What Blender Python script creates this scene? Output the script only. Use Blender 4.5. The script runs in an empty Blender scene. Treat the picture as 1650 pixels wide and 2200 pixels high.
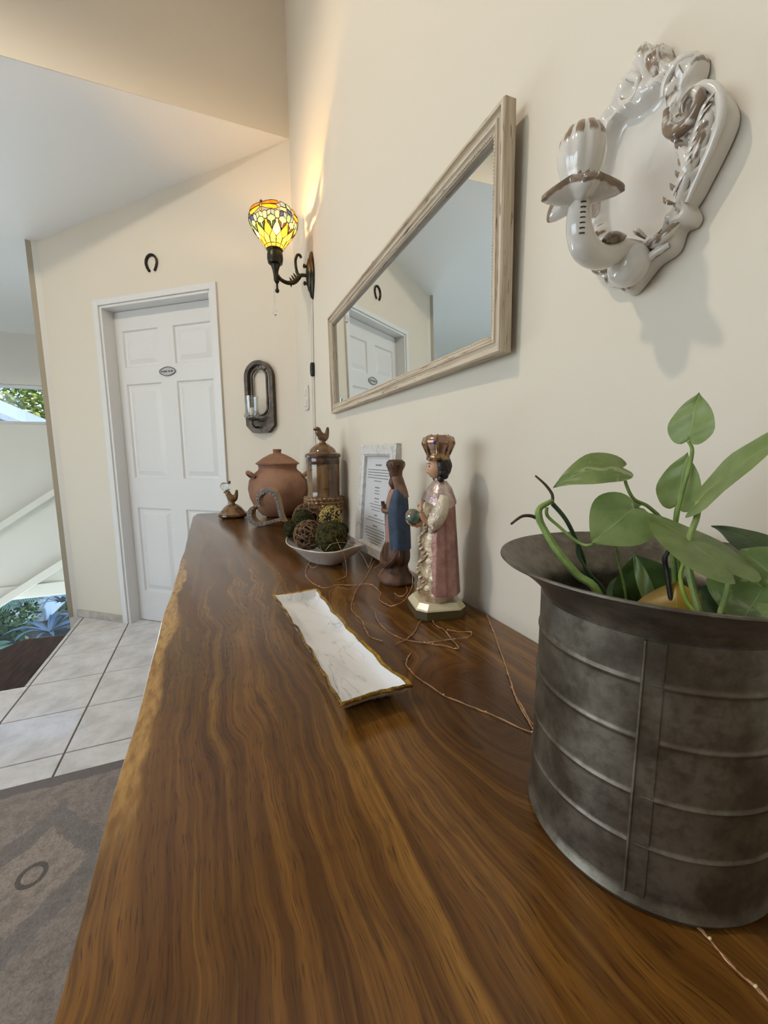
import bpy, bmesh, math, random
from mathutils import Vector, Matrix, noise

scene = bpy.context.scene
COL = scene.collection
PI = math.pi
rnd = random.Random(7)

# ------------------------------------------------------------------ camera
def basis(yaw, pitch, roll):
    f = Vector((math.sin(yaw)*math.cos(pitch), math.cos(yaw)*math.cos(pitch), math.sin(pitch)))
    r = Vector((math.cos(yaw), -math.sin(yaw), 0)); u = r.cross(f)
    c, s = math.cos(roll), math.sin(roll)
    return r*c+u*s, u*c-r*s, f
cam_d = bpy.data.cameras.new('camera'); cam = bpy.data.objects.new('camera', cam_d); COL.objects.link(cam)
cr, cu, cf = basis(math.radians(22.736), math.radians(-7.896), math.radians(-.3115))
cam.matrix_world = Matrix(((cr.x, cu.x, -cf.x, 0), (cr.y, cu.y, -cf.y, 0), (cr.z, cu.z, -cf.z, 1.17), (0, 0, 0, 1)))
cam_d.sensor_fit = 'HORIZONTAL'; cam_d.sensor_width = 36.0
cam_d.lens = 36.0*879.15/1650.0
cam_d.clip_start = .01; cam_d.clip_end = 200
scene.camera = cam

# ------------------------------------------------------------------ view + world + sun
cy = scene.cycles
cy.max_bounces = 7; cy.diffuse_bounces = 3; cy.glossy_bounces = 3; cy.transmission_bounces = 4; cy.transparent_max_bounces = 8
cy.caustics_reflective = False; cy.caustics_refractive = False; cy.sample_clamp_indirect = 4.0
cy.use_adaptive_sampling = True; cy.adaptive_threshold = .08; cy.adaptive_min_samples = 16; cy.use_light_tree = False
vs = scene.view_settings
vs.view_transform = 'Standard'; vs.look = 'None'; vs.gamma = 1.0; vs.exposure = .05; vs.use_curve_mapping = False
w = bpy.data.worlds.new('sky_world'); scene.world = w; w.use_nodes = True
wn = w.node_tree; bg = wn.nodes['Background']
sky = wn.nodes.new('ShaderNodeTexSky'); sky.sky_type = 'NISHITA'; sky.sun_disc = False
sky.sun_elevation = math.radians(52); sky.sun_rotation = math.radians(140); sky.air_density = 1.0; sky.dust_density = 1.5
wn.links.new(sky.outputs[0], bg.inputs[0]); bg.inputs[1].default_value = 0.5
sd = bpy.data.lights.new('sun', 'SUN'); so = bpy.data.objects.new('sun', sd); COL.objects.link(so)
sd.energy = 4.0; sd.color = (1, .95, .85); sd.angle = .02
so.rotation_euler = Vector((-.45, .5, -.85)).to_track_quat('-Z', 'Y').to_euler(); so.location = (3, -4, 8)

def area_light(name, loc, rot, sx, sy, power, col):
    """area lamp added at a window opening to stand in for daylight"""
    ld = bpy.data.lights.new(name, 'AREA'); ld.shape = 'RECTANGLE'; ld.size = sx; ld.size_y = sy
    ld.energy = power; ld.color = col
    o = bpy.data.objects.new(name, ld); COL.objects.link(o); o.location = loc; o.rotation_euler = rot
    return o
area_light('fill_hall', (-3.44, .7, 1.6), (0, -PI/2, 0), 1.5, 2.6, 38, (.84, .92, 1.0))  # added cool fill for the hall, set at an invented opening
area_light('daylight_stair', (-2.2, 5.2, -1.2), (-PI/2, 0, 0), 2.2, 2.0, 205, (.84, .92, 1.0))

# ------------------------------------------------------------------ helpers
def lin(c):
    return tuple(((v/255)/12.92 if v/255 <= .04045 else ((v/255+.055)/1.055)**2.4) for v in c[:3]) + (1,)

def tag(o, label=None, cat=None, group=None, kind=None):
    if label: o['label'] = label
    if cat: o['category'] = cat
    if group: o['group'] = group
    if kind: o['kind'] = kind
    return o

def thing(name, label, cat, loc=(0, 0, 0), rot=(0, 0, 0), group=None, mat=None):
    o = bpy.data.objects.new(name, None); COL.objects.link(o); o.empty_display_size = .05
    if mat is not None: o.matrix_world = mat
    else:
        o.matrix_world = Matrix.LocRotScale(Vector(loc), __import__('mathutils').Euler(rot), None)
    MW[o.name] = o.matrix_world.copy()
    return tag(o, label, cat, group)
MW = {}

def catmull(P, n):
    """resample a control polyline (tuples of any length) with n steps per span"""
    out = []; m = len(P)
    for i in range(m-1):
        p0 = P[max(i-1, 0)]; p1 = P[i]; p2 = P[i+1]; p3 = P[min(i+2, m-1)]
        for k in range(n):
            t = k/n
            out.append(tuple(.5*((2*b)+(-a+c)*t+(2*a-5*b+4*c-d)*t*t+(-a+3*b-3*c+d)*t**3) for a, b, c, d in zip(p0, p1, p2, p3)))
    out.append(tuple(P[-1])); return out

def catmull_closed(P, n):
    out = []; m = len(P)
    for i in range(m):
        p0, p1, p2, p3 = P[i-1], P[i], P[(i+1) % m], P[(i+2) % m]
        for k in range(n):
            t = k/n
            out.append(tuple(.5*((2*b)+(-a+c)*t+(2*a-5*b+4*c-d)*t*t+(-a+3*b-3*c+d)*t**3) for a, b, c, d in zip(p0, p1, p2, p3)))
    return out

class G:
    """collects geometry for ONE mesh object"""
    def __init__(s): s.v = []; s.f = []; s.c = []
    def add(s, vs_, fs, col=None):
        b = len(s.v); s.v += [tuple(p) for p in vs_]; s.f += [tuple(i+b for i in f) for f in fs]
        s.c += (col if col else [0.0]*len(vs_)); return s
    def box(s, x0, x1, y0, y1, z0, z1):
        return s.add([(x0, y0, z0), (x1, y0, z0), (x1, y1, z0), (x0, y1, z0), (x0, y0, z1), (x1, y0, z1), (x1, y1, z1), (x0, y1, z1)],
                     [(0, 3, 2, 1), (4, 5, 6, 7), (0, 1, 5, 4), (1, 2, 6, 5), (2, 3, 7, 6), (3, 0, 4, 7)])
    def prism(s, poly, z0, z1):
        n = len(poly)
        return s.add([(x, y, z0) for x, y in poly]+[(x, y, z1) for x, y in poly],
                     [tuple(range(n-1, -1, -1)), tuple(range(n, 2*n))]+[(i, (i+1) % n, n+(i+1) % n, n+i) for i in range(n)])
    def rings(s, R, close_u=True, cap0=True, cap1=True, cols=None):
        n = len(R[0]); vs_ = [p for r in R for p in r]; fs = []
        for j in range(len(R)-1):
            for i in range(n if close_u else n-1):
                k = (i+1) % n
                fs.append((j*n+i, j*n+k, (j+1)*n+k, (j+1)*n+i))
        if close_u and cap0: fs.append(tuple(range(n-1, -1, -1)))
        if close_u and cap1: fs.append(tuple((len(R)-1)*n+i for i in range(n)))
        return s.add(vs_, fs, cols)
    def lathe(s, prof, seg=32, cx=0, cy=0, cap0=True, cap1=True, mod=None, cols=None):
        R = []
        for j, (r, z) in enumerate(prof):
            ring = []
            for i in range(seg):
                a = 2*PI*i/seg; m = mod(a, z, j) if mod else 1.0
                ring.append((cx+r*m*math.cos(a), cy+r*m*math.sin(a), z))
            R.append(ring)
        return s.rings(R, True, cap0, cap1, cols)
    def loft(s, ctrl, n=4, seg=32, mod=None, cap0=True, cap1=True):
        """ctrl: (z, cx, cy, rx, ry)"""
        R = []
        C = catmull(ctrl, n) if n > 1 else ctrl
        for j, (z, cx, cy, rx, ry) in enumerate(C):
            ring = []
            for i in range(seg):
                a = 2*PI*i/seg; m = mod(a, z) if mod else 1.0
                ring.append((cx+max(rx, 1e-4)*m*math.cos(a), cy+max(ry, 1e-4)*m*math.sin(a), z))
            R.append(ring)
        return s.rings(R, True, cap0, cap1)
    def tube(s, P, r=None, seg=8, closed=False, flat=1.0):
        """P: points (x,y,z[,r])"""
        pts = [Vector(p[:3]) for p in P]; rad = [(p[3] if len(p) > 3 else r) for p in P]; n = len(pts)
        nrm = None; R = []
        for i in range(n):
            a = pts[i-1] if (i > 0 or closed) else pts[i]; b = pts[(i+1) % n] if (i < n-1 or closed) else pts[i]
            t = (b-a); t = t.normalized() if t.length > 1e-9 else Vector((0, 0, 1))
            if nrm is None:
                nrm = t.orthogonal().normalized()
            else:
                nrm = nrm-t*nrm.dot(t); nrm = nrm.normalized() if nrm.length > 1e-6 else t.orthogonal().normalized()
            bn = t.cross(nrm)
            R.append([tuple(pts[i]+(nrm*math.cos(2*PI*k/seg)+bn*math.sin(2*PI*k/seg)*flat)*rad[i]) for k in range(seg)])
        if closed: R.append(R[0])
        return s.rings(R, True, not closed, not closed)
    def ball(s, c, r, seg=16, rg=10, sc=(1, 1, 1), mod=None):
        R = []
        for j in range(rg+1):
            ph = PI*j/rg; ring = []
            for i in range(seg):
                a = 2*PI*i/seg; d = Vector((math.sin(ph)*math.cos(a), math.sin(ph)*math.sin(a), -math.cos(ph)))
                m = mod(d) if mod else 1.0
                ring.append((c[0]+d.x*r*sc[0]*m, c[1]+d.y*r*sc[1]*m, c[2]+d.z*r*sc[2]*m))
            R.append(ring)
        return s.rings(R, True, False, False)
    def xf(s, M, start=0):
        for i in range(start, len(s.v)): s.v[i] = tuple(M @ Vector(s.v[i]))
        return s
    def obj(s, name, mat, parent=None, smooth=True, world=False, angle=38, bevel=0, loc=None, colattr=None, merge=False):
        v = s.v
        if world and parent is not None:
            root = parent
            while root.parent is not None: root = root.parent
            inv = MW[root.name].inverted(); v = [tuple(inv @ Vector(p)) for p in v]
        me = bpy.data.meshes.new(name); me.from_pydata(v, [], s.f); me.update()
        if colattr:
            at = me.attributes.new(colattr, 'FLOAT', 'POINT'); at.data.foreach_set('value', s.c)
        if merge or bevel:
            bm = bmesh.new(); bm.from_mesh(me)
            if merge: bmesh.ops.remove_doubles(bm, verts=bm.verts, dist=1e-6)
            if bevel:
                es = [e for e in bm.edges if len(e.link_faces) == 2 and e.calc_face_angle(0) > .5]
                bmesh.ops.bevel(bm, geom=es, offset=bevel, segments=2, profile=.6, affect='EDGES', clamp_overlap=True)
            bmesh.ops.recalc_face_normals(bm, faces=bm.faces)
            bm.to_mesh(me); bm.free()
        else:
            bm = bmesh.new(); bm.from_mesh(me); bmesh.ops.recalc_face_normals(bm, faces=bm.faces); bm.to_mesh(me); bm.free()
        if smooth:
            me.polygons.foreach_set('use_smooth', [True]*len(me.polygons)); me.set_sharp_from_angle(angle=math.radians(angle))
        return link(name, me, mat, parent, loc)

def link(name, me, mat, parent=None, loc=None):
    o = bpy.data.objects.new(name, me); COL.objects.link(o)
    if mat is not None and not me.materials: me.materials.append(mat)
    if parent is not None: o.parent = parent
    if loc is not None: o.location = loc
    if parent is None: MW[o.name] = Matrix.Translation(loc) if loc is not None else Matrix()
    return o

def struct(o, label=None):
    o['kind'] = 'structure'
    if label: o['label'] = label
    return o

# ------------------------------------------------------------------ materials
class NB:
    """small node builder"""
    def __init__(s, name):
        s.m = bpy.data.materials.new(name); s.m.use_nodes = True; s.t = s.m.node_tree
        s.b = s.t.nodes['Principled BSDF']; s.o = s.t.nodes['Material Output']
        tc = s.t.nodes.new('ShaderNodeTexCoord'); s.co = tc.outputs['Object']; s.gen = tc
    def put(s, sock, v):
        if isinstance(v, bpy.types.NodeSocket): s.t.links.new(v, sock)
        elif v is not None:
            try: sock.default_value = v
            except Exception: sock.default_value = tuple(v)[:3]
    def math(s, op, a, b=None, c=None, clamp=False):
        n = s.t.nodes.new('ShaderNodeMath'); n.operation = op; n.use_clamp = clamp
        s.put(n.inputs[0], a); s.put(n.inputs[1], b); s.put(n.inputs[2], c); return n.outputs[0]
    def sep(s, v):
        n = s.t.nodes.new('ShaderNodeSeparateXYZ'); s.put(n.inputs[0], v); return n.outputs
    def comb(s, x, y, z=0.0):
        n = s.t.nodes.new('ShaderNodeCombineXYZ'); s.put(n.inputs[0], x); s.put(n.inputs[1], y); s.put(n.inputs[2], z); return n.outputs[0]
    def scale(s, v, sc):
        n = s.t.nodes.new('ShaderNodeVectorMath'); n.operation = 'MULTIPLY'; s.put(n.inputs[0], v); s.put(n.inputs[1], sc); return n.outputs[0]
    def noise(s, v, scale=5, detail=4, rough=.55, dist=0.0):
        n = s.t.nodes.new('ShaderNodeTexNoise'); s.put(n.inputs['Vector'], v); n.inputs['Scale'].default_value = scale
        n.inputs['Detail'].default_value = detail; n.inputs['Roughness'].default_value = rough; n.inputs['Distortion'].default_value = dist
        return n.outputs['Fac']
    def voro(s, v, scale, feature='F1', out='Distance'):
        n = s.t.nodes.new('ShaderNodeTexVoronoi'); n.feature = feature; s.put(n.inputs['Vector'], v); n.inputs['Scale'].default_value = scale
        return n.outputs[out]
    def ramp(s, f, stops, interp='LINEAR'):
        n = s.t.nodes.new('ShaderNodeValToRGB'); n.color_ramp.interpolation = interp; s.put(n.inputs[0], f)
        e = n.color_ramp.elements
        while len(e) < len(stops): e.new(.5)
        for i, (p, c) in enumerate(stops):
            e[i].position = p; e[i].color = c if len(c) == 4 else lin(c)
        return n.outputs[0]
    def step(s, f, a, b):
        n = s.t.nodes.new('ShaderNodeMapRange'); n.interpolation_type = 'SMOOTHSTEP'; s.put(n.inputs[0], f)
        n.inputs[1].default_value = a; n.inputs[2].default_value = b; return n.outputs[0]
    def mix(s, f, a, b, mode='MIX'):
        n = s.t.nodes.new('ShaderNodeMix'); n.data_type = 'RGBA'; n.blend_type = mode; s.put(n.inputs[0], f)
        s.put(n.inputs[6], a if isinstance(a, bpy.types.NodeSocket) else (a if len(a) == 4 else lin(a)))
        s.put(n.inputs[7], b if isinstance(b, bpy.types.NodeSocket) else (b if len(b) == 4 else lin(b))); return n.outputs[2]
    def attr(s, name):
        n = s.t.nodes.new('ShaderNodeAttribute'); n.attribute_name = name; return n.outputs['Fac']
    def bump(s, h, strength=.3, dist=.01):
        n = s.t.nodes.new('ShaderNodeBump'); s.put(n.inputs['Height'], h); n.inputs['Strength'].default_value = strength
        n.inputs['Distance'].default_value = dist; s.t.links.new(n.outputs[0], s.b.inputs['Normal'])
    def set(s, col=None, rough=None, metal=None, coat=None, spec=None, trans=None, ior=None, sheen=None, sss=None, emis=None):
        b = s.b.inputs
        if col is not None: s.put(b['Base Color'], col if isinstance(col, bpy.types.NodeSocket) or len(col) == 4 else lin(col))
        if rough is not None: s.put(b['Roughness'], rough)
        if metal is not None: s.put(b['Metallic'], metal)
        if coat is not None: s.put(b['Coat Weight'], coat); b['Coat Roughness'].default_value = .06
        if spec is not None: b['Specular IOR Level'].default_value = spec
        if trans is not None: b['Transmission Weight'].default_value = trans
        if ior is not None: b['IOR'].default_value = ior
        if sheen is not None: b['Sheen Weight'].default_value = sheen
        if emis is not None: b['Emission Color'].default_value = lin(emis[0]); b['Emission Strength'].default_value = emis[1]
        return s

def pmat(name, col, rough=.5, metal=0.0, col2=None, nscale=8, contrast=(.35, .65), detail=5, stretch=(1, 1, 1), bump=None, **kw):
    n = NB(name); v = n.scale(n.co, stretch); c = col
    if col2 is not None:
        f = n.step(n.noise(v, nscale, detail), *contrast); c = n.mix(f, col, col2)
    n.set(c, rough, metal, **kw)
    if bump: n.bump(n.noise(v, bump[0], 4), bump[1], bump[2])
    return n.m

M = {}
M['wall'] = pmat('cream_wall_paint', (226, 216, 198), .6)
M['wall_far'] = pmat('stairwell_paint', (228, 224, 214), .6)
M['ceiling'] = pmat('ceiling_paint', (236, 234, 230), .8)
M['white'] = pmat('white_door_paint', (228, 227, 224), .32)
M['trim_taupe'] = pmat('taupe_corner_paint', (176, 166, 146), .6)
M['grout'] = pmat('grout', (120, 110, 100), .9)
n = NB('floor_tile'); f = n.noise(n.co, 7, 6, .6, .6); g = n.noise(n.co, 40, 4)
c = n.mix(n.step(f, .35, .7), (232, 230, 227), (208, 204, 199)); c = n.mix(n.math('MULTIPLY', n.step(g, .5, .75), .3), c, (190, 184, 178))
n.set(c, n.math('ADD', n.math('MULTIPLY', f, .16), .06), 0, spec=.5); n.bump(g, .04, .003); M['tile'] = n.m
M['baseboard'] = pmat('stone_baseboard', (190, 184, 174), .35, col2=(170, 163, 152), nscale=25)
M['darkwood'] = pmat('dark_tread_wood', (70, 42, 33), .55, col2=(38, 22, 18), nscale=6, stretch=(8, 1, 8), spec=.25)

# live-edge slab
n = NB('live_edge_wood'); x, y, z = n.sep(n.co)
low = n.noise(n.scale(n.co, (3.0, 1.1, 1)), 1.6, 3, .5)
kx, ky = .275, .36
dx = n.math('SUBTRACT', n.math('ADD', x, n.math('MULTIPLY', n.math('SUBTRACT', n.noise(n.co, 7, 2), .5), .03)), kx)
dy = n.math('MULTIPLY', n.math('SUBTRACT', y, ky), .5)
r2 = n.math('ADD', n.math('MULTIPLY', dx, dx), n.math('MULTIPLY', dy, dy))
psi = n.math('MULTIPLY', dx, n.math('SUBTRACT', 1.0, n.math('DIVIDE', .0042, n.math('ADD', r2, .0030))))
inside = n.math('SUBTRACT', 1.0, n.step(r2, .0010, .0062))
rr = n.math('SQRT', n.math('ADD', r2, 1e-6))
psi = n.math('ADD', psi, n.math('MULTIPLY', n.math('MULTIPLY', rr, .9), inside))
# second figure (crotch swirl) near the bowl
ex = n.math('SUBTRACT', x, .22); ey = n.math('SUBTRACT', y, 1.0)
e2 = n.math('ADD', n.math('MULTIPLY', n.math('MULTIPLY', ex, ex), 30.0), n.math('MULTIPLY', n.math('MULTIPLY', ey, ey), 9.0))
swirl = n.math('POWER', 2.718, n.math('MULTIPLY', e2, -1.0))
psi = n.math('ADD', psi, n.math('MULTIPLY', n.math('SUBTRACT', low, .5), n.math('ADD', .07, n.math('MULTIPLY', swirl, .20))))
gv = n.comb(n.math('MULTIPLY', psi, 17.0), n.math('MULTIPLY', y, .55), 0.0)
band = n.noise(gv, 1.0, 4, .58)
gm = n.comb(n.math('MULTIPLY', psi, 70.0), n.math('MULTIPLY', y, 1.3), 9.0)
midg = n.noise(gm, 1.0, 3, .55)
gf = n.comb(n.math('MULTIPLY', psi, 260.0), n.math('MULTIPLY', y, 6.0), 3.0)
fine = n.noise(gf, 1.0, 4, .6)
pv = n.comb(n.math('MULTIPLY', psi, 800.0), n.math('MULTIPLY', y, 42.0), 7.0)
pore = n.noise(pv, 1.0, 2, .5)
c = n.ramp(band, [(.26, (54, 31, 9)), (.40, (90, 55, 19)), (.49, (130, 88, 34)), (.56, (92, 57, 20)), (.66, (150, 106, 45)), (.78, (70, 41, 13))])
c = n.mix(n.math('MULTIPLY', n.step(midg, .50, .68), .50), c, lin((72, 43, 16)))
c = n.mix(n.math('MULTIPLY', n.step(midg, .44, .30), .30), c, lin((150, 106, 48)))
c = n.mix(n.math('MULTIPLY', n.step(fine, .46, .66), .28), c, lin((66, 38, 14)))
c = n.mix(n.math('MULTIPLY', n.step(pore, .55, .68), .55), c, lin((44, 25, 12)))
line = n.math('ABSOLUTE', n.math('SUBTRACT', band, .505))
c = n.mix(n.math('MULTIPLY', n.math('SUBTRACT', 1.0, n.step(line, .001, .012)), .32), c, lin((44, 23, 11)))
c = n.mix(n.math('MULTIPLY', n.step(n.noise(n.scale(n.co, (4.5, 2.0, 1)), 1.3, 3), .42, .66), .38), c, lin((58, 33, 12)))
c = n.mix(n.math('MULTIPLY', inside, .5), c, lin((60, 35, 14)))
# pale sapwood along the live edge
edge = n.math('ADD', x, n.math('MULTIPLY', n.math('SUBTRACT', n.noise(n.comb(0.0, n.math('MULTIPLY', y, 3.4), 2.0), 1.0, 3), .5), .055))
sap = n.math('SUBTRACT', 1.0, n.step(edge, -.083, -.074))
patch = n.math('MULTIPLY', n.step(y, .30, .42), n.math('SUBTRACT', 1.0, n.step(y, 1.15, 1.45)))
sapc = n.mix(n.step(n.noise(n.scale(n.co, (60, 14, 20)), 3, 3), .35, .7), (184, 142, 76), (146, 104, 50))
c = n.mix(n.math('MULTIPLY', sap, n.math('MULTIPLY', patch, .95)), c, sapc)
n.set(c, n.math('ADD', .17, n.math('MULTIPLY', fine, .10)), 0, spec=.32, coat=.14)
n.b.inputs['Coat Roughness'].default_value = .12
n.bump(n.math('ADD', n.math('MULTIPLY', n.noise(n.scale(n.co, (1, .45, 1)), 170, 3), .8), n.math('MULTIPLY', fine, .35)), .06, .004); M['slab'] = n.m

# rug: faded runner with medallions printed flat in the pile
n = NB('runner_rug_weave'); x, y, z = n.sep(n.co)
ax = n.math('ABSOLUTE', x)
wob = n.math('MULTIPLY', n.math('SUBTRACT', n.noise(n.co, 16, 5, .7), .5), .11)
endd = n.math('SUBTRACT', 1.722, y)
md = n.math('MINIMUM', n.math('SUBTRACT', .285, ax), endd)
border = n.math('SUBTRACT', 1.0, n.step(n.math('ADD', md, n.math('MULTIPLY', wob, .3)), .050, .056))
ym = n.math('SUBTRACT', n.math('ABSOLUTE', n.math('SUBTRACT', n.math('FRACT', n.math('ADD', n.math('DIVIDE', n.math('SUBTRACT', y, 1.304), .62), .5)), .5)), 0.0)
ym = n.math('MULTIPLY', ym, .62)
dia = n.math('ADD', n.math('ADD', n.math('MULTIPLY', ax, 1.25), ym), wob)
med = n.math('SUBTRACT', 1.0, n.step(dia, .160, .172))
medb = n.math('SUBTRACT', 1.0, n.step(dia, .262, .272))
rad = n.math('SQRT', n.math('ADD', n.math('MULTIPLY', x, x), n.math('MULTIPLY', n.math('MULTIPLY', ym, ym), .8)))
rngm = n.math('LESS_THAN', n.math('ABSOLUTE', n.math('SUBTRACT', rad, .030)), .0062)
vine = n.step(n.math('ABSOLUTE', n.math('SUBTRACT', n.noise(n.co, 22, 3, .6, 1.5), .5)), .0, .035)
fuzz = n.noise(n.co, 130, 3); speck = n.noise(n.co, 26, 5, .7)
c = n.mix(medb, (158, 147, 136), (138, 131, 126)); c = n.mix(med, c, (168, 155, 142)); c = n.mix(border, c, (122, 115, 112))
c = n.mix(n.math('MULTIPLY', n.step(speck, .42, .62), .5), c, (120, 110, 102))
c = n.mix(n.math('MULTIPLY', n.math('SUBTRACT', 1.0, vine), .35), c, (104, 96, 92)); c = n.mix(n.math('MULTIPLY', rngm, .8), c, (84, 78, 74))
c = n.mix(n.math('MULTIPLY', n.step(fuzz, .4, .7), .25), c, (92, 84, 78))
n.set(c, .95, 0, spec=.1, sheen=.2); n.bump(n.math('ADD', fuzz, speck), .5, .004); M['rug'] = n.m

n = NB('galvanized_steel'); a = n.noise(n.co, 26, 6, .65); b = n.voro(n.co, 75, 'F1', 'Color')
sp = n.math('MULTIPLY', n.noise(n.co, 130, 3), 1.0)
c = n.mix(n.step(a, .35, .68), (90, 82, 70), (128, 121, 108)); c = n.mix(n.math('MULTIPLY', n.step(sp, .45, .7), .35), c, (62, 56, 46))
n.set(c, n.math('ADD', .30, n.math('MULTIPLY', a, .26)), .68); n.bump(n.math('ADD', a, n.math('MULTIPLY', sp, .5)), .12, .004); M['galv'] = n.m
M['soil'] = pmat('potting_soil', (40, 30, 24), .95, col2=(22, 16, 12), nscale=60, bump=(120, .8, .01))

def leafmat(name, c1, c2, vein, vari=None, transl=.35):
    n = NB(name); v = n.attr('mid'); f = n.noise(n.co, 60, 4)
    c = n.mix(n.step(f, .3, .7), c1, c2)
    if vari: c = n.mix(n.math('MULTIPLY', n.step(n.noise(n.scale(n.co, (1, 1, 1)), 45, 3, .6, 1.2), .56, .66), .75), c, vari)
    c = n.mix(n.step(v, .86, .97), c, vein)
    n.set(c, .36, 0, spec=.45); n.bump(n.math('ADD', f, n.math('MULTIPLY', v, .6)), .15, .003)
    tr = n.t.nodes.new('ShaderNodeBsdfTranslucent'); n.t.links.new(c, tr.inputs[0])
    mx = n.t.nodes.new('ShaderNodeMixShader'); mx.inputs[0].default_value = transl
    n.t.links.new(n.b.outputs[0], mx.inputs[1]); n.t.links.new(tr.outputs[0], mx.inputs[2]); n.t.links.new(mx.outputs[0], n.o.inputs[0])
    return n.m
M['leaf_g'] = leafmat('pothos_leaf', (142, 160, 98), (122, 144, 82), (172, 184, 130))
M['leaf_v'] = leafmat('variegated_leaf', (142, 160, 96), (120, 142, 80), (178, 188, 132), (194, 200, 152))
M['leaf_d'] = leafmat('deep_green_leaf', (76, 100, 52), (56, 80, 42), (110, 132, 80))
M['leaf_y'] = leafmat('yellowed_leaf', (206, 170, 74), (188, 150, 60), (214, 186, 104))
for k, c, c2 in (('green', (134, 160, 82), (112, 138, 64)), ('dark', (58, 84, 50), (44, 64, 40)), ('pale', (150, 168, 98), (128, 148, 78)),
                 ('lime', (160, 186, 78), (140, 168, 62)), ('brown', (92, 74, 54), (66, 52, 40)), ('bark', (54, 44, 32), (26, 22, 18))):
    M['stem_'+k] = pmat('stem_'+k, c, .5, col2=c2, nscale=90, bump=(200, .2, .002))

M['glaze_white'] = pmat('white_glaze', (226, 221, 214), .12, col2=(214, 207, 198), nscale=40, spec=.6, bump=(26, .10, .003))
n = NB('antique_white_glaze'); p = n.attr('paint'); f = n.noise(n.scale(n.co, (1, 1, 1)), 120, 4, .6)
brown = n.mix(n.step(n.noise(n.co, 60, 4), .3, .7), (134, 100, 62), (96, 72, 48))
fac = n.step(n.math('ADD', p, n.math('MULTIPLY', n.math('SUBTRACT', f, .5), .9)), .45, .80)
c = n.mix(n.math('MULTIPLY', fac, .88), (222, 215, 205), brown)
n.set(c, .10, 0, spec=.6, coat=.4); n.bump(n.noise(n.co, 34, 4), .12, .004); M['antique'] = n.m
M['brown_paint'] = pmat('brown_brush_paint', (120, 92, 60), .2, col2=(84, 62, 42), nscale=150, coat=.3)
M['dark_paint'] = pmat('dark_brush_paint', (70, 60, 48), .3)
n = NB('weathered_frame_paint'); st = n.scale(n.co, (2.2, 60, 60)); f = n.noise(st, 2.6, 5, .62); g = n.noise(n.scale(n.co, (9, 120, 120)), 2.2, 4)
c = n.mix(n.step(f, .42, .68), (212, 196, 172), (176, 156, 132)); c = n.mix(n.math('MULTIPLY', n.step(g, .60, .70), .8), c, (86, 66, 50))
n.set(c, .6, 0); n.bump(n.math('ADD', f, g), .3, .002); M['frame_paint'] = n.m
mg = NB('mirror_silver'); mg.set((228, 234, 234), .01, 1.0); M['mirror'] = mg.m
def thin_glass(name, tint=(1, 1, 1, 1), refl=.10, GLREF=.5):
    n = NB(name); t = n.t; tr = t.nodes.new('ShaderNodeBsdfTransparent'); tr.inputs[0].default_value = tint
    gl = t.nodes.new('ShaderNodeBsdfGlossy'); gl.inputs['Roughness'].default_value = .01
    lw = t.nodes.new('ShaderNodeLayerWeight'); lw.inputs[0].default_value = .25
    mx = t.nodes.new('ShaderNodeMixShader'); f = n.math('ADD', n.math('MULTIPLY', lw.outputs['Fresnel'], GLREF), refl*.3, clamp=True)
    t.links.new(f, mx.inputs[0]); t.links.new(tr.outputs[0], mx.inputs[1]); t.links.new(gl.outputs[0], mx.inputs[2]); t.links.new(mx.outputs[0], n.o.inputs[0])
    return n.m
M['pane'] = thin_glass('window_glass', (.90, .96, 1, 1), .05, .12); M['clear'] = thin_glass('clear_glass', (.97, .98, .98, 1), .25); M['frame_glass'] = thin_glass('picture_glass', (.99, .99, .99, 1), .05, .12)
c_ = NB('cut_crystal'); c_.set((250, 252, 255), .02, 0, trans=1.0, ior=1.5); M['crystal'] = c_.m
M['iron'] = pmat('black_iron', (34, 31, 28), .42, .7, col2=(58, 52, 46), nscale=50, bump=(60, .3, .004))
M['lead'] = pmat('lead_came', (18, 16, 14), .6)
M['bronze'] = pmat('dark_bronze', (40, 38, 32), .35, .8, col2=(70, 66, 52), nscale=30, bump=(40, .2, .004))
M['rust_iron'] = pmat('antique_dark_metal', (58, 50, 44), .4, .6, col2=(88, 74, 62), nscale=30, bump=(40, .3, .004))
M['terracotta'] = pmat('terracotta', (164, 122, 96), .8, col2=(130, 92, 70), nscale=7, bump=(50, .25, .004))
n = NB('brown_drip_glaze'); x, y, z = n.sep(n.co); f = n.noise(n.scale(n.co, (22, 22, 5)), 1, 5, .6)
zb = n.math('ADD', z, n.math('MULTIPLY', n.math('SUBTRACT', f, .5), .05))
c = n.mix(n.step(f, .35, .65), (136, 100, 56), (84, 56, 30))
c = n.mix(n.math('MULTIPLY', n.step(n.noise(n.scale(n.co, (14, 14, 60)), 1, 3), .55, .68), .8), c, (64, 40, 26))
n.set(c, .12, 0, spec=.6, coat=.5); n.bump(f, .1, .003); M['drip'] = n.m
M['umber'] = pmat('dark_umber_glaze', (62, 40, 30), .12, col2=(92, 62, 40), nscale=30, coat=.5)
M['rope'] = pmat('glazed_rope', (150, 112, 66), .3, col2=(96, 66, 38), nscale=60, bump=(90, .4, .004), coat=.2)
M['kraft'] = pmat('gold_card', (170, 146, 100), .45, .2, col2=(148, 122, 80), nscale=40)
n = NB('rhinestone_glitter'); b = n.voro(n.co, 420, 'F1', 'Color'); f = n.voro(n.co, 420)
n.set(n.mix(n.step(f, .2, .6), (226, 220, 218), (140, 130, 126)), .2, .5); n.bump(f, .9, .003); M['glitter'] = n.m
M['moss'] = pmat('dried_moss', (92, 88, 54), .95, col2=(48, 46, 26), nscale=110, bump=(260, 1.0, .006), spec=.1)
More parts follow.
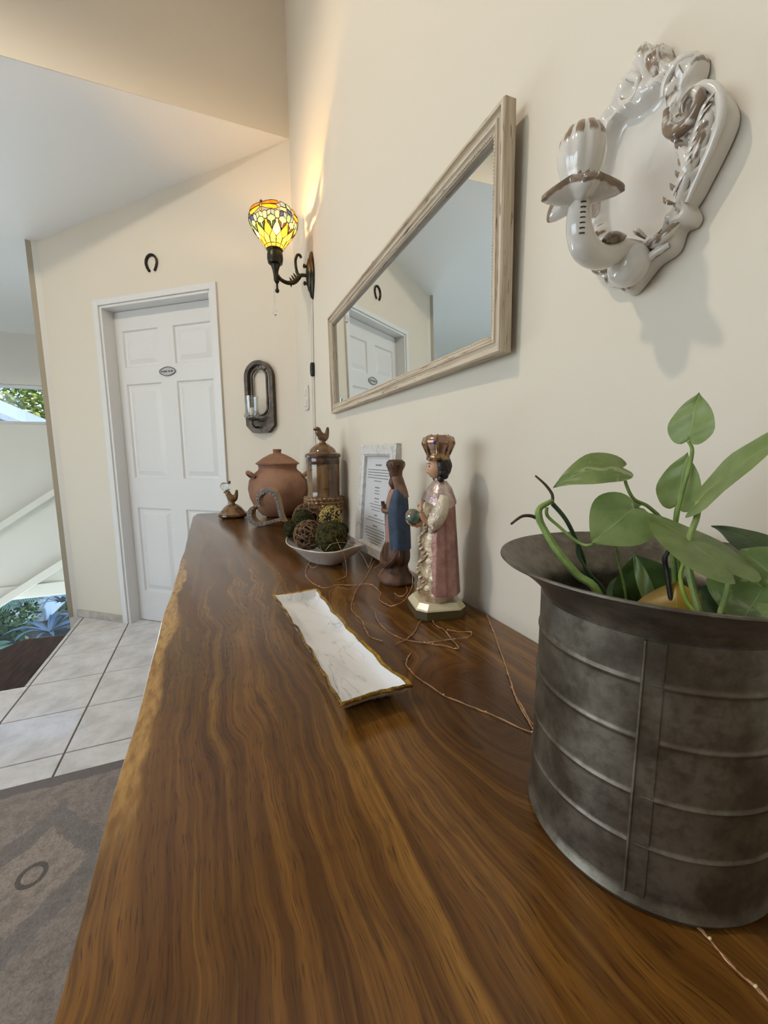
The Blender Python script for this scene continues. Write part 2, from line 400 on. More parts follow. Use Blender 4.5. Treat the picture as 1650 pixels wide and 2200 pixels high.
M['moss_dark'] = pmat('deep_moss', (76, 78, 48), .95, col2=(40, 42, 26), nscale=130, bump=(280, 1.0, .006), spec=.1)
M['twig'] = pmat('brown_twig', (146, 114, 82), .8, col2=(92, 68, 46), nscale=90)
M['kernel'] = pmat('golden_seed', (206, 182, 112), .6, col2=(160, 134, 74), nscale=80)
M['core'] = pmat('ball_core', (44, 33, 22), .9)
M['porcelain'] = pmat('cream_porcelain', (224, 218, 210), .2, col2=(206, 196, 186), nscale=18, spec=.5)
n = NB('marbled_porcelain'); f = n.noise(n.scale(n.co, (6, 22, 3)), 1.0, 3, .5, 1.5); v = n.math('ABSOLUTE', n.math('SUBTRACT', f, .5))
g = n.noise(n.scale(n.co, (8, 20, 4)), 1.0, 3, .5, .8)
c = n.mix(n.math('MULTIPLY', n.math('SUBTRACT', 1.0, n.step(v, .0, .016)), n.math('MULTIPLY', n.step(g, .40, .62), .55)), (238, 238, 238), (160, 160, 160)); c = n.mix(n.math('MULTIPLY', n.step(g, .5, .74), .40), c, (180, 182, 184))
n.set(c, .06, 0, spec=.6); M['marble_tray'] = n.m
M['gold'] = pmat('gold_lustre', (196, 156, 66), .16, 1.0, col2=(150, 112, 40), nscale=60, bump=(120, .25, .003))
n = NB('marble_print_frame'); f = n.noise(n.co, 16, 5, .6, 1.6); v = n.math('ABSOLUTE', n.math('SUBTRACT', f, .5))
n.set(n.mix(n.math('MULTIPLY', n.math('SUBTRACT', 1.0, n.step(v, .0, .025)), .6), (216, 212, 206), (150, 144, 140)), .35); M['marble_frame'] = n.m
M['paper'] = pmat('white_paper', (226, 226, 228), .7); M['ink'] = pmat('dark_ink', (112, 112, 116), .7); M['frame_back'] = pmat('frame_side', (150, 142, 132), .6)
M['copper'] = pmat('copper_wire', (210, 164, 126), .35, .55)
M['bulb'] = pmat('clear_led_resin', (236, 220, 190), .1)
M['cloak_pink'] = pmat('pink_cloak_enamel', (172, 126, 114), .28, .3, col2=(140, 96, 86), nscale=40, coat=.3, bump=(120, .25, .003))
M['robe_gold'] = pmat('gold_cream_robe', (216, 196, 166), .28, .22, col2=(160, 130, 98), nscale=55, coat=.3, bump=(70, .6, .006))
M['cape_silver'] = pmat('silver_rose_cape', (206, 186, 176), .2, .6, col2=(176, 146, 140), nscale=70, coat=.3, bump=(150, .4, .004))
M['lace'] = pmat('pearl_lace', (222, 208, 186), .25, .3, bump=(130, .8, .006))
M['skin'] = pmat('painted_skin', (206, 160, 128), .4); M['hair'] = pmat('black_hair_paint', (34, 27, 25), .35, bump=(90, .7, .006))
M['crown_gold'] = pmat('antique_gold', (168, 136, 96), .25, .8, col2=(110, 84, 58), nscale=70, coat=.3, bump=(60, .3, .004))
M['crown_pink'] = pmat('rose_enamel', (158, 124, 104), .15, .45, coat=.4); M['jewel'] = pmat('blue_jewel', (40, 50, 150), .08, .2, coat=1.0)
M['orb'] = pmat('green_lustre_orb', (104, 140, 130), .1, .5, col2=(140, 120, 96), nscale=22, contrast=(.48, .6), coat=.5)
M['base_cream'] = pmat('cream_pedestal', (220, 206, 170), .2, coat=.4); M['base_olive'] = pmat('olive_pedestal', (92, 80, 52), .35)
M['cloak_blue'] = pmat('blue_painted_wood', (58, 76, 98), .6, col2=(44, 58, 78), nscale=40, bump=(60, .2, .004))
M['veil_brown'] = pmat('brown_veil_wood', (140, 108, 88), .6, col2=(104, 76, 60), nscale=50)
M['carved_wood'] = pmat('carved_brown_wood', (104, 70, 46), .5, col2=(64, 40, 26), nscale=40, stretch=(1, 1, .4), bump=(50, .3, .004))
M['rose_cloth'] = pmat('dusty_rose_paint', (168, 128, 110), .6); M['dark_skin'] = pmat('dark_wood_face', (92, 62, 44), .5)
M['plastic_white'] = pmat('white_plastic', (224, 220, 210), .4); M['plastic_black'] = pmat('black_plastic', (22, 22, 24), .4)
M['plaque'] = pmat('grey_plaque', (190, 190, 190), .5); M['plaque_edge'] = pmat('plaque_scroll', (108, 106, 102), .5)

STEMS = [
  ('green', [(0.277, 0.201, 1.012, 0.0031), (0.265, 0.213, 1.0653, 0.0031), (0.2591, 0.2278, 1.0765, 0.0031), (0.2518, 0.2431, 1.0944, 0.00298), (0.2473, 0.2547, 1.1119, 0.00279), (0.2463, 0.2584, 1.1199, 0.0031), (0.249, 0.26, 1.1258, 0.00248), (0.2541, 0.2578, 1.1297, 0.00217), (0.2592, 0.257, 1.1318, 0.00186)]),
  ('brown', [(0.2464, 0.2583, 1.1172, 0.00155), (0.2405, 0.2611, 1.1199, 0.00143), (0.2318, 0.2622, 1.1196, 0.00124), (0.2227, 0.2635, 1.1138, 0.00099)]),
  ('brown', [(0.2592, 0.257, 1.131, 0.00136), (0.2588, 0.2574, 1.1372, 0.00124), (0.2543, 0.2605, 1.1449, 0.00112), (0.2469, 0.2647, 1.1526, 0.00074)]),
  ('dark', [(0.2593, 0.2569, 1.1295, 0.00186), (0.268, 0.2507, 1.1169, 0.00174), (0.2763, 0.2461, 1.0994, 0.00161), (0.2815, 0.2432, 1.0856, 0.00161), (0.2866, 0.2419, 1.0714, 0.00161), (0.2955, 0.2308, 1.0533, 0.00161), (0.2955, 0.2308, 1.012, 0.00161)]),
  ('green', [(0.2528, 0.2563, 1.1268, 0.00136), (0.2533, 0.2558, 1.1199, 0.00136), (0.2595, 0.2495, 1.1118, 0.00124), (0.2667, 0.2389, 1.1016, 0.00124), (0.2705, 0.2299, 1.0985, 0.00124), (0.2722, 0.22, 1.1054, 0.00112), (0.2754, 0.2078, 1.118, 0.00099), (0.2829, 0.201, 1.1271, 0.00093)]),
  ('dark', [(0.2709, 0.2401, 1.0979, 0.00112), (0.2719, 0.2389, 1.0876, 0.00112), (0.2769, 0.2301, 1.0737, 0.00112), (0.2841, 0.2211, 1.0573, 0.00112), (0.2841, 0.2211, 1.012, 0.00112)]),
  ('green', [(0.2876, 0.2166, 1.1579, 0.00099), (0.2889, 0.2148, 1.1474, 0.00118), (0.2924, 0.2101, 1.1363, 0.00124), (0.2998, 0.2029, 1.1304, 0.00136), (0.3109, 0.1969, 1.1164, 0.00149), (0.3158, 0.1927, 1.0919, 0.00149), (0.3142, 0.1858, 1.0453, 0.00155), (0.3142, 0.1858, 1.012, 0.00155)]),
  ('green', [(0.3172, 0.1906, 1.1788, 0.00093), (0.3186, 0.1881, 1.1731, 0.00124), (0.3184, 0.1885, 1.1615, 0.0013), (0.3171, 0.1906, 1.1446, 0.00136), (0.3178, 0.1934, 1.127, 0.00149), (0.3193, 0.1947, 1.1091, 0.00161), (0.3197, 0.1902, 1.0849, 0.00161), (0.317, 0.1809, 1.0449, 0.00161), (0.317, 0.1809, 1.012, 0.00161)]),
  ('pale', [(0.2957, 0.1677, 1.1384, 0.00161), (0.2914, 0.1652, 1.129, 0.00186), (0.2856, 0.1653, 1.114, 0.00198), (0.286, 0.1646, 1.0984, 0.00211), (0.2838, 0.1584, 1.0816, 0.00223), (0.282, 0.1513, 1.061, 0.00223), (0.282, 0.1513, 1.012, 0.00223)]),
  ('bark', [(0.2995, 0.1812, 1.1138, 0.00112), (0.2972, 0.1849, 1.1008, 0.00136), (0.2963, 0.1862, 1.0954, 0.00186), (0.2973, 0.1848, 1.0871, 0.00167), (0.2948, 0.1791, 1.0702, 0.00167), (0.293, 0.1724, 1.0506, 0.00167), (0.293, 0.1724, 1.012, 0.00167)]),
  ('pale', [(0.2781, 0.1369, 1.0971, 0.00136), (0.2779, 0.1374, 1.0861, 0.00161), (0.2727, 0.1366, 1.0771, 0.00161), (0.273, 0.1359, 1.0672, 0.00161), (0.273, 0.1359, 1.012, 0.00161)]),
  ('lime', [(0.294, 0.1708, 1.1009, 0.00099), (0.293, 0.1725, 1.0859, 0.00136), (0.2909, 0.1661, 1.0717, 0.00143), (0.2902, 0.1572, 1.0588, 0.00143), (0.2902, 0.1572, 1.012, 0.00143)]),
  ('green', [(0.3243, 0.1981, 1.1314, 0.00093), (0.3239, 0.1988, 1.1224, 0.00112), (0.3245, 0.1977, 1.0898, 0.00124), (0.3235, 0.1897, 1.0422, 0.00124), (0.3235, 0.1897, 1.012, 0.00124)]),
  ('pale', [(0.341, 0.1435, 1.0992, 0.00093), (0.3214, 0.1385, 1.0765, 0.00124), (0.302, 0.133, 1.0648, 0.00124), (0.302, 0.133, 1.012, 0.00124)]),
  ('green', [(0.3023, 0.2302, 1.0963, 0.00087), (0.3125, 0.2333, 1.0787, 0.00099), (0.3168, 0.2275, 1.0473, 0.00112), (0.3168, 0.2275, 1.012, 0.00112)]),
]
LEAVES = [
  ((0.3174, 0.1902, 1.1798), (0.3208, 0.1884, 1.2128), 0.03, (-0.9953, -0.0946, 0.0202), 0.12, 0.05, 'g'),
  ((0.3243, 0.1981, 1.1314), (0.3225, 0.1933, 1.1709), 0.032, (-0.9969, -0.073, 0.031), 0.15, 0.04, 'g'),
  ((0.2957, 0.1678, 1.139), (0.2788, 0.1107, 1.1858), 0.046, (-0.5337, -0.2587, 0.8051), 0.1, 0.06, 'g'),
  ((0.2871, 0.2171, 1.1596), (0.2449, 0.243, 1.1441), 0.03, (-0.6044, -0.5227, 0.6013), 0.12, 0.32, 'v'),
  ((0.2821, 0.2021, 1.1308), (0.2568, 0.2151, 1.1041), 0.046, (-0.7323, -0.567, 0.3771), 0.08, 0.05, 'g'),
  ((0.2984, 0.2102, 1.1296), (0.2747, 0.2327, 1.1228), 0.022, (-0.3355, -0.2593, 0.9056), 0.1, 0.1, 'g'),
  ((0.2788, 0.1355, 1.0993), (0.2897, 0.1999, 1.1279), 0.052, (-0.0067, -0.221, 0.9752), 0.06, 0.05, 'g'),
  ((0.3424, 0.1402, 1.0967), (0.3393, 0.182, 1.1168), 0.036, (-0.2083, -0.0984, 0.9731), 0.1, 0.15, 'd'),
  ((0.3065, 0.1222, 1.0926), (0.3156, 0.1512, 1.1079), 0.05, (-0.7445, -0.3272, 0.582), 0.08, 0.05, 'g'),
  ((0.3363, 0.2166, 1.044), (0.3304, 0.2343, 1.0847), 0.055, (-0.7188, -0.4862, 0.4969), 0.08, 0.05, 'd'),
  ((0.3013, 0.1971, 1.0598), (0.3001, 0.213, 1.0944), 0.01, (-0.8005, -0.5459, 0.2474), 0.1, 0.02, 'g'),
  ((0.322, 0.2373, 1.039), (0.3464, 0.2193, 1.0663), 0.04, (-0.6744, -0.4608, 0.577), 0.08, 0.05, 'd'),
  ((0.2894, 0.1688, 1.046), (0.3021, 0.1807, 1.0801), 0.058, (-0.7126, -0.4211, 0.5612), -0.1, 0.15, 'y'),
  ((0.2982, 0.1292, 1.091), (0.2809, 0.1312, 1.0677), 0.05, (-0.7466, -0.3358, 0.5743), 0.12, 0.1, 'v'),
  ((0.3056, 0.1491, 1.0577), (0.332, 0.1392, 1.0841), 0.05, (-0.675, -0.3052, 0.6717), 0.12, 0.1, 'd'),
]
WIRES = [
  [(0.417, 1.0666, 0.8712), (0.3597, 0.9622, 0.8712), (0.3148, 0.8868, 0.8712), (0.2879, 0.8466, 0.8712), (0.2547, 0.7792, 0.8712), (0.2363, 0.7321, 0.8712), (0.2361, 0.6967, 0.8712), (0.2368, 0.67, 0.8712), (0.2296, 0.6365, 0.8712), (0.2269, 0.6041, 0.8712), (0.2393, 0.5779, 0.8712)],
  [(0.387, 0.9904, 0.8712), (0.4256, 1.0056, 0.8812), (0.423, 0.9311, 0.9012), (0.4043, 0.8319, 0.9162), (0.3871, 0.7675, 0.9112), (0.3708, 0.7379, 0.8962), (0.346, 0.7176, 0.8812), (0.3196, 0.71, 0.8742), (0.3089, 0.7311, 0.8712), (0.3082, 0.7642, 0.8712), (0.3262, 0.8009, 0.8712), (0.3289, 0.8386, 0.8712), (0.3265, 0.8655, 0.8712), (0.3098, 0.8728, 0.8712), (0.279, 0.8758, 0.8712), (0.2555, 0.8914, 0.8712), (0.2311, 0.8815, 0.8712), (0.2148, 0.8887, 0.8712), (0.2044, 0.9353, 0.8712), (0.203, 0.9937, 0.8712), (0.2198, 1.0644, 0.8712), (0.2428, 1.1281, 0.8712)],
  [(0.2757, 0.7076, 0.8712), (0.2628, 0.6587, 0.8712), (0.2626, 0.605, 0.8712), (0.2741, 0.5731, 0.8712), (0.292, 0.5526, 0.8712), (0.3161, 0.5447, 0.8712), (0.3461, 0.5419, 0.8712), (0.3701, 0.5367, 0.8712), (0.3895, 0.5499, 0.8712), (0.3722, 0.563, 0.8712), (0.3567, 0.5755, 0.8712)],
  [(0.361, 0.6423, 0.8712), (0.3292, 0.6234, 0.8712), (0.2966, 0.5847, 0.8712), (0.2721, 0.5688, 0.8712), (0.2548, 0.5613, 0.8712)],
  [(0.361, 0.6423, 0.8712), (0.3492, 0.6024, 0.8712), (0.3533, 0.5827, 0.8712), (0.3467, 0.5469, 0.8712), (0.3383, 0.5107, 0.8712), (0.3251, 0.5236, 0.8712), (0.3116, 0.5367, 0.8712), (0.292, 0.5526, 0.8712)],
  [(0.3663, 0.9156, 0.8712), (0.4028, 0.9697, 0.8712), (0.4514, 1.02, 0.8712), (0.4241, 0.9338, 0.8712), (0.3908, 0.8756, 0.8712), (0.4007, 0.8381, 0.8712), (0.3873, 0.7932, 0.8712), (0.3598, 0.759, 0.8712), (0.3514, 0.7806, 0.8712)],
  [(0.4444, 0.6719, 0.8712), (0.4718, 0.6969, 0.8712), (0.4877, 0.7012, 0.8712), (0.4917, 0.6882, 0.8712), (0.4814, 0.6557, 0.8712), (0.4586, 0.5998, 0.8712), (0.4348, 0.5532, 0.8712), (0.3917, 0.4768, 0.8712), (0.3584, 0.4181, 0.8712), (0.3361, 0.3796, 0.8712), (0.32, 0.3407, 0.8712), (0.3117, 0.3134, 0.8712)],
  [(0.3429, 0.3939, 0.8712), (0.3265, 0.3624, 0.8712), (0.3136, 0.3298, 0.8712), (0.3023, 0.3014, 0.8712)],
  [(0.2651, 0.5284, 0.8712), (0.2493, 0.5094, 0.8712), (0.2408, 0.495, 0.8712), (0.2404, 0.4672, 0.8712), (0.2484, 0.4237, 0.8712), (0.2617, 0.3912, 0.8712), (0.2772, 0.3661, 0.8712), (0.2876, 0.3443, 0.8712), (0.3034, 0.3128, 0.8712)],
  [(0.2684, 0.1279, 0.8712), (0.2664, 0.1158, 0.8712), (0.2648, 0.1031, 0.8712), (0.2657, 0.0905, 0.8712), (0.2654, 0.0805, 0.8712)],
]

# ================================================================== SETTING
WX = .468                     # plane of the mirror wall
ZS = .87                      # top of the console
A0 = Vector((-.625, 3.271, 0)); TH = math.radians(50)
DV = Vector((-math.sin(TH), math.cos(TH), 0)); NV = Vector((math.cos(TH), math.sin(TH), 0))   # along / into the door wall
def dw(s, off, z): p = A0+DV*s+NV*off; return (p.x, p.y, z)
def dwbox(g, s0, s1, o0, o1, z0, z1):
    b = len(g.v); g.box(s0, s1, o0, o1, z0, z1)
    for i in range(b, len(g.v)): g.v[i] = dw(*g.v[i])
    return g
DMAT = Matrix(((DV.x, NV.x, 0, A0.x), (DV.y, NV.y, 0, A0.y), (0, 0, 1, 0), (0, 0, 0, 1)))   # local (along, into wall, up)

struct(G().box(WX, WX+.12, -2.6, 2.52, 0, 3.45).obj('wall_right', M['wall'], smooth=False), 'cream plaster wall carrying the mirror and sconces')
g = G(); dwbox(g, -1.60, -.885, 0, .14, 0, 2.95); dwbox(g, -.04, .45, 0, .14, 0, 2.95); dwbox(g, -.885, -.04, 0, .14, 2.115, 2.95)
struct(g.obj('wall_back', M['wall'], smooth=False), 'angled cream wall around the white door')
e = dw(.45, 0, 0)
struct(G().prism([(e[0]+.004, e[1]+.01), (e[0]-.062, e[1]-.008), (e[0]-.062, e[1]+.12), (e[0]+.05, e[1]+.12)], 0, 2.6).obj('trim_1', M['trim_taupe'], smooth=False), 'taupe painted corner strip at the end of the angled wall')
struct(G().box(-3.5, WX+.1, 2.352, 2.50, 2.788, 3.45).obj('wall_upper', M['wall'], smooth=False), 'wall above the edge of the sloping ceiling')
g = G(); z0, z1 = 2.787, 2.787-.179*(5.05-2.352)
g.add([(-3.5, 2.354, z0), (1.2, 2.354, z0), (1.2, 5.05, z1), (-3.5, 5.05, z1), (-3.5, 2.42, z0+.1), (1.2, 2.42, z0+.1), (1.2, 5.05, z1+.1), (-3.5, 5.05, z1+.1)],
      [(0, 3, 2, 1), (4, 5, 6, 7), (0, 1, 5, 4), (1, 2, 6, 5), (2, 3, 7, 6), (3, 0, 4, 7)])
struct(g.obj('ceiling', M['ceiling'], smooth=False), 'sloping white ceiling over the stairwell')
struct(G().box(-3.5, WX+.12, -2.6, 2.40, 3.45, 3.55).obj('ceiling', M['ceiling'], smooth=False), 'high ceiling over the hall')
# far wall with two openings
g = G(); Y0, Y1 = 5.0, 5.14
g.box(-3.5, -.9, Y0, Y1, 1.85, 2.6); g.box(-3.5, -3.15, Y0, Y1, 1.48, 1.85); g.box(-1.2, -.9, Y0, Y1, 1.48, 1.85)
g.box(-3.5, -.9, Y0, Y1, -.205, 1.48); g.box(-3.5, -3.3, Y0, Y1, -2.8, -.205); g.box(-1.06, -.9, Y0, Y1, -2.8, -.205)
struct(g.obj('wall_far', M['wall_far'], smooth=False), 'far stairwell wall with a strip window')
struct(G().box(-1.03, -.93, 3.56, 5.0, -2.8, 2.6).obj('wall_stair', M['wall_far'], smooth=False), 'unseen closing wall behind the angled wall that stops light leaks')  # added out of sight to close the gap against light leaks
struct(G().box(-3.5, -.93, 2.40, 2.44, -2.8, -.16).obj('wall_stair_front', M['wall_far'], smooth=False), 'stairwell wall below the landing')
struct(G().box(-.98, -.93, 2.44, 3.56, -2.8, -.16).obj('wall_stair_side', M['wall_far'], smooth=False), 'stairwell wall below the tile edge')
g = G(); g.box(-3.6, -3.4, -2.6, 5.1, -2.8, .75); g.box(-3.6, -3.4, -2.6, 5.1, 2.45, 3.5); g.box(-3.6, -3.4, -2.6, -.7, .75, 2.45); g.box(-3.6, -3.4, 2.1, 5.1, .75, 2.45)
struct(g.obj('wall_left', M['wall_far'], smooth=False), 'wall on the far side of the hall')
struct(G().box(-3.6, WX+.12, -2.7, -2.6, 0, 3.5).obj('wall_rear', M['wall'], smooth=False), 'wall behind the viewer')
struct(G().box(-3.5, -.9, 2.4, 5.1, -2.95, -2.8).obj('floor', M['grout'], smooth=False), 'floor at the foot of the stairs')
# ledges crossing the far wall
def ledge(pts, t, dep, name, label):
    (xa, za), (xb, zb) = pts
    g = G(); y0 = 5.0-dep
    g.add([(xa, y0, za-t), (xb, y0, zb-t), (xb, 5.0, zb-t), (xa, 5.0, za-t), (xa, y0, za), (xb, y0, zb), (xb, 5.0, zb), (xa, 5.0, za)],
          [(0, 3, 2, 1), (4, 5, 6, 7), (0, 1, 5, 4), (1, 2, 6, 5), (2, 3, 7, 6), (3, 0, 4, 7)])
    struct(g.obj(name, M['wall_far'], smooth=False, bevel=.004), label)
ledge(((-3.3, -.443), (-1.03, 1.147)), .07, .09, 'trim_2', 'upper sloping ledge crossing the stairwell wall')
ledge(((-3.3, -1.045), (-1.03, .418)), .085, .12, 'trim_3', 'lower sloping ledge crossing the stairwell wall')
ledge(((-3.3, -.083), (-1.03, -.083)), .125, .03, 'trim_4', 'level band above the garden window')

def window(name, x0, x1, z0, z1, label, mull=()):
    t = bpy.data.objects.new(name, None); COL.objects.link(t); struct(t, label); MW[t.name] = Matrix()
    b = .03
    for nm, a in (('frame_rail', (x0, x1, z1-b, z1)), ('frame_rail', (x0, x1, z0, z0+b)), ('frame_stile', (x0, x0+b, z0+b, z1-b)), ('frame_stile', (x1-b, x1, z0+b, z1-b))):
        G().box(a[0], a[1], 5.03, 5.09, a[2], a[3]).obj(nm, M['white'], t, smooth=False, bevel=.004)
    for m_ in mull: G().box(m_-.02, m_+.02, 5.03, 5.09, z0+b, z1-b).obj('mullion', M['white'], t, smooth=False)
    xs = [x0+b]+list(mull)+[x1-b]
    for i in range(len(xs)-1):
        G().box(xs[i]+.02*(i > 0), xs[i+1]-.02*(i < len(xs)-2), 5.055, 5.061, z0+b, z1-b).obj('pane', M['pane'], t, smooth=False)
    return t
window('window_1', -3.15, -1.2, 1.48, 1.85, 'strip window high on the far wall')
window('window_2', -3.3, -1.06, -2.8, -.205, 'tall garden window low in the stairwell')
t = bpy.data.objects.new('window_added', None); COL.objects.link(t); struct(t, 'added unseen window in the hall wall for the fill light'); MW[t.name] = Matrix()  # out-of-view window added to let fill light into the hall
for a in ((-.7, 2.1, .75, .80), (-.7, 2.1, 2.40, 2.45), (-.7, -.65, .8, 2.4), (2.05, 2.1, .8, 2.4), (.68, .72, .8, 2.4)):
    G().box(-3.52, -3.46, a[0], a[1], a[2], a[3]).obj('frame_bar', M['white'], t, smooth=False)

# floor and tiles
fl = [(-3.5, -2.6), (WX+.1, -2.6), (WX+.1, 3.9), (-.955, 3.9), (-.955, 2.44), (-3.5, 2.44)]
floor = struct(G().prism(fl, -.16, -.004).obj('floor', M['grout'], smooth=False), 'pale square tile floor of the hall')
gx = [-.607+.325*k for k in range(-5, 4)]; gy = [1.866+.331*k for k in range(-10, 7)]
tile_mesh = {}
def tile(x0, x1, y0, y1):
    j = .0035; k = (round(x1-x0, 4), round(y1-y0, 4))
    if k not in tile_mesh:
        o = G().box(-k[0]/2+j, k[0]/2-j, -k[1]/2+j, k[1]/2-j, -.008, 0).obj('tile', M['tile'], floor, smooth=False, bevel=.0022)
        tile_mesh[k] = o.data
    else: o = link('tile', tile_mesh[k], None, floor)
    o.location = ((x0+x1)/2, (y0+y1)/2, rnd.uniform(-.0006, .0004))
for i in range(len(gx)-1):
    for jx in range(len(gy)-1):
        x0, x1, y0, y1 = gx[i], gx[i+1], gy[jx], gy[jx+1]
        if y1 > 2.44+.2 and x0 < -.94: continue
        if y0 > 2.40 and x0 < -.94: continue
        if (Vector(((x0+x1)/2, (y0+y1)/2, 0))-A0).dot(NV) > .22: continue
        tile(x0, x1, y0, y1)
for y0 in gy[12:15]: tile(-.957, -.932, y0, y0+.331)
bb = G(); dwbox(bb, .006, .452, -.012, 0, 0, .052)
struct(bb.obj('baseboard_back', M['baseboard'], smooth=False, bevel=.002), 'low stone baseboard beside the door')

# door
door = bpy.data.objects.new('door_1', None); COL.objects.link(door); door.matrix_world = DMAT; MW[door.name] = DMAT.copy()
struct(door, 'white six-panel door with a small plaque')
def casing(name, s0, s1, z0, z1, o0, o1, bev=.003): return G().box(s0, s1, o0, o1, z0, z1).obj(name, M['white'], door, smooth=False, bevel=bev)
casing('casing', -.034, .008, 0, 2.155, -.014, 0); casing('casing', -.933, -.891, 0, 2.155, -.014, 0); casing('casing', -.891, -.034, 2.121, 2.155, -.014, 0)
casing('jamb', -.052, -.034, 0, 2.121, -.004, .13); casing('jamb', -.891, -.873, 0, 2.121, -.004, .13); casing('jamb', -.873, -.052, 2.105, 2.121, -.004, .13)
SL, SR = (-.402, -.112), (-.815, -.525); ZP = ((.22, .82), (1.022, 1.645), (1.752, 1.982))
O0, O1 = .08, .118
for s0, s1 in ((-.112, -.053), (-.525, -.402), (-.872, -.815)): casing('stile', s0, s1, .006, 2.103, O0, O1, 0)
for z0, z1 in ((.006, .22), (.82, 1.022), (1.645, 1.752), (1.982, 2.103)):
    for s0, s1 in (SL, SR): casing('rail', s0, s1, z0, z1, O0, O1, 0)
def rect(s0, s1, z0, z1, i, o): return [(s0+i, o, z0+i), (s1-i, o, z0+i), (s1-i, o, z1-i), (s0+i, o, z1-i)]
for z0, z1 in ZP:
    for s0, s1 in (SL, SR):
        R = [rect(s0, s1, z0, z1, i, O0+d) for i, d in ((0, 0), (.007, .011), (.017, .013), (.022, .013), (.050, .003), (.052, .003))]
        G().rings(R, True, False, True).obj('panel', M['white'], door, smooth=False)
hinge = G()
# plaque on the door
pl = thing('door_plaque', 'small grey oval plaque with scroll border on the white door', 'plaque', mat=DMAT @ Matrix.Translation((-.462, .0795, 1.708)))
out = [(.062*math.copysign(abs(math.cos(a))**.8, math.cos(a))*(1+.0*math.cos(6*a)), .024*math.sin(a)*(1+.10*math.cos(4*a))) for a in [2*PI*i/64 for i in range(64)]]
G().rings([[(x, 0, z) for x, z in out], [(x, -.004, z) for x, z in out]]).obj('plate', M['plaque'], pl)
G().tube([(x, -.005, z) for x, z in out], .0026, 6, True).obj('scroll_border', M['plaque_edge'], pl)
g = G()
for s0, s1, n_ in ((-.050, -.036, 2), (-.030, .000, 5), (.008, .022, 2), (.028, .046, 3)):   # illegible lettering
    for k in range(n_):
        a = s0+(s1-s0)*k/n_; b = a+(s1-s0)/n_*.72; h = rnd.uniform(.0035, .0055)
        for q in (0, 1): g.box(-a-(b-a)*q*.7-.0012, -a-(b-a)*q*.7+.0012, -.0056, -.0042, -h, h)
        g.box(-b, -a, -.0056, -.0042, -h, -h+.0022) if k % 2 else g.box(-b, -a, -.0056, -.0042, h-.0022, h)
g.obj('lettering', M['ink'], pl, smooth=False)

# stair treads
def tread(poly, z, label):
    o = G().prism(poly, z-.045, z).obj('stair_tread', M['darkwood'], smooth=False, bevel=.006); tag(o, label, 'stair tread', 'wooden stair treads'); return o
tread([(-.985, 2.45), (-.985, 3.655), (-1.355, 3.70), (-1.445, 3.56), (-2.05, 2.75), (-2.05, 2.45)], -.17, 'dark brown wooden top stair tread beside the tile floor')

# ================================================================== OUTDOORS
def ground_piece(): pass
M['earth'] = pmat('garden_soil', (58, 52, 42), .95, col2=(36, 40, 28), nscale=4)
struct(G().box(-14, 6, 5.2, 26, -1.9, -1.8).obj('ground', M['earth'], smooth=False), 'garden ground outside')
def fol(name, c1, c2, tr=.3):
    n = NB(name); f = n.noise(n.co, 3.5, 3); c = n.mix(n.step(f, .35, .65), c1, c2); n.set(c, .45, 0, spec=.4)
    t_ = n.t.nodes.new('ShaderNodeBsdfTranslucent'); n.t.links.new(c, t_.inputs[0]); mx = n.t.nodes.new('ShaderNodeMixShader'); mx.inputs[0].default_value = tr
    n.t.links.new(n.b.outputs[0], mx.inputs[1]); n.t.links.new(t_.outputs[0], mx.inputs[2]); n.t.links.new(mx.outputs[0], n.o.inputs[0]); return n.m
M['fol_y'] = fol('sunlit_foliage', (176, 176, 88), (120, 140, 70)); M['fol_g'] = fol('green_foliage', (70, 100, 62), (46, 76, 52)); M['fol_b'] = fol('bluish_strap_leaf', (120, 136, 150), (84, 104, 122), .15)
M['palm'] = fol('palm_frond', (150, 176, 150), (112, 146, 122), .3)
def crown(c, r, n_, size, seed):
    rg = random.Random(seed); g = G()
    for i in range(n_):
        d = Vector((rg.gauss(0, 1), rg.gauss(0, 1), rg.gauss(0, 1))).normalized()*rg.uniform(.55, 1)
        p = Vector((c[0]+d.x*r[0], c[1]+d.y*r[1], c[2]+d.z*r[2])); a = Vector((rg.gauss(0, 1), rg.gauss(0, 1), rg.gauss(0, .6))).normalized(); b = a.orthogonal().normalized(); s_ = size*rg.uniform(.6, 1.3)
        g.add([p, p+a*s_*.5+b*s_*.28, p+a*s_, p+a*s_*.5-b*s_*.28], [(0, 1, 2, 3)])
    return g
def tree(label, c, r, n_, size, mat, seed):
    t = thing('garden_tree', label, 'tree', (c[0], c[1], -1.8), group='trees seen through the strip window')
    crown(c, r, n_, size, seed).obj('foliage', M[mat], t, smooth=False, world=True)
    G().tube([(c[0], c[1], -1.8, .12), (c[0]+.1, c[1], c[2]-r[2]*.3, .07), (c[0], c[1], c[2]+r[2]*.3, .03)], seg=8).obj('trunk', M['carved_wood'], t, world=True)
tree('sunlit yellow-green tree behind the pale house roof', (-3.2, 12.6, 3.0), (1.5, 1.2, 1.9), 9000, .12, 'fol_y', 3)
tree('darker green tree at the edge of the strip window', (-6.4, 13.2, 3.0), (1.5, 1.2, 2.2), 7000, .14, 'fol_y', 4)
h_ = thing('neighbour_house', 'pale house with a low gable roof outside the strip window', 'house', (-4.6, 9.2, -1.8))
M['house'] = pmat('pale_blue_render', (176, 196, 214), .8); M['roofing'] = pmat('grey_roof', (150, 158, 166), .7)
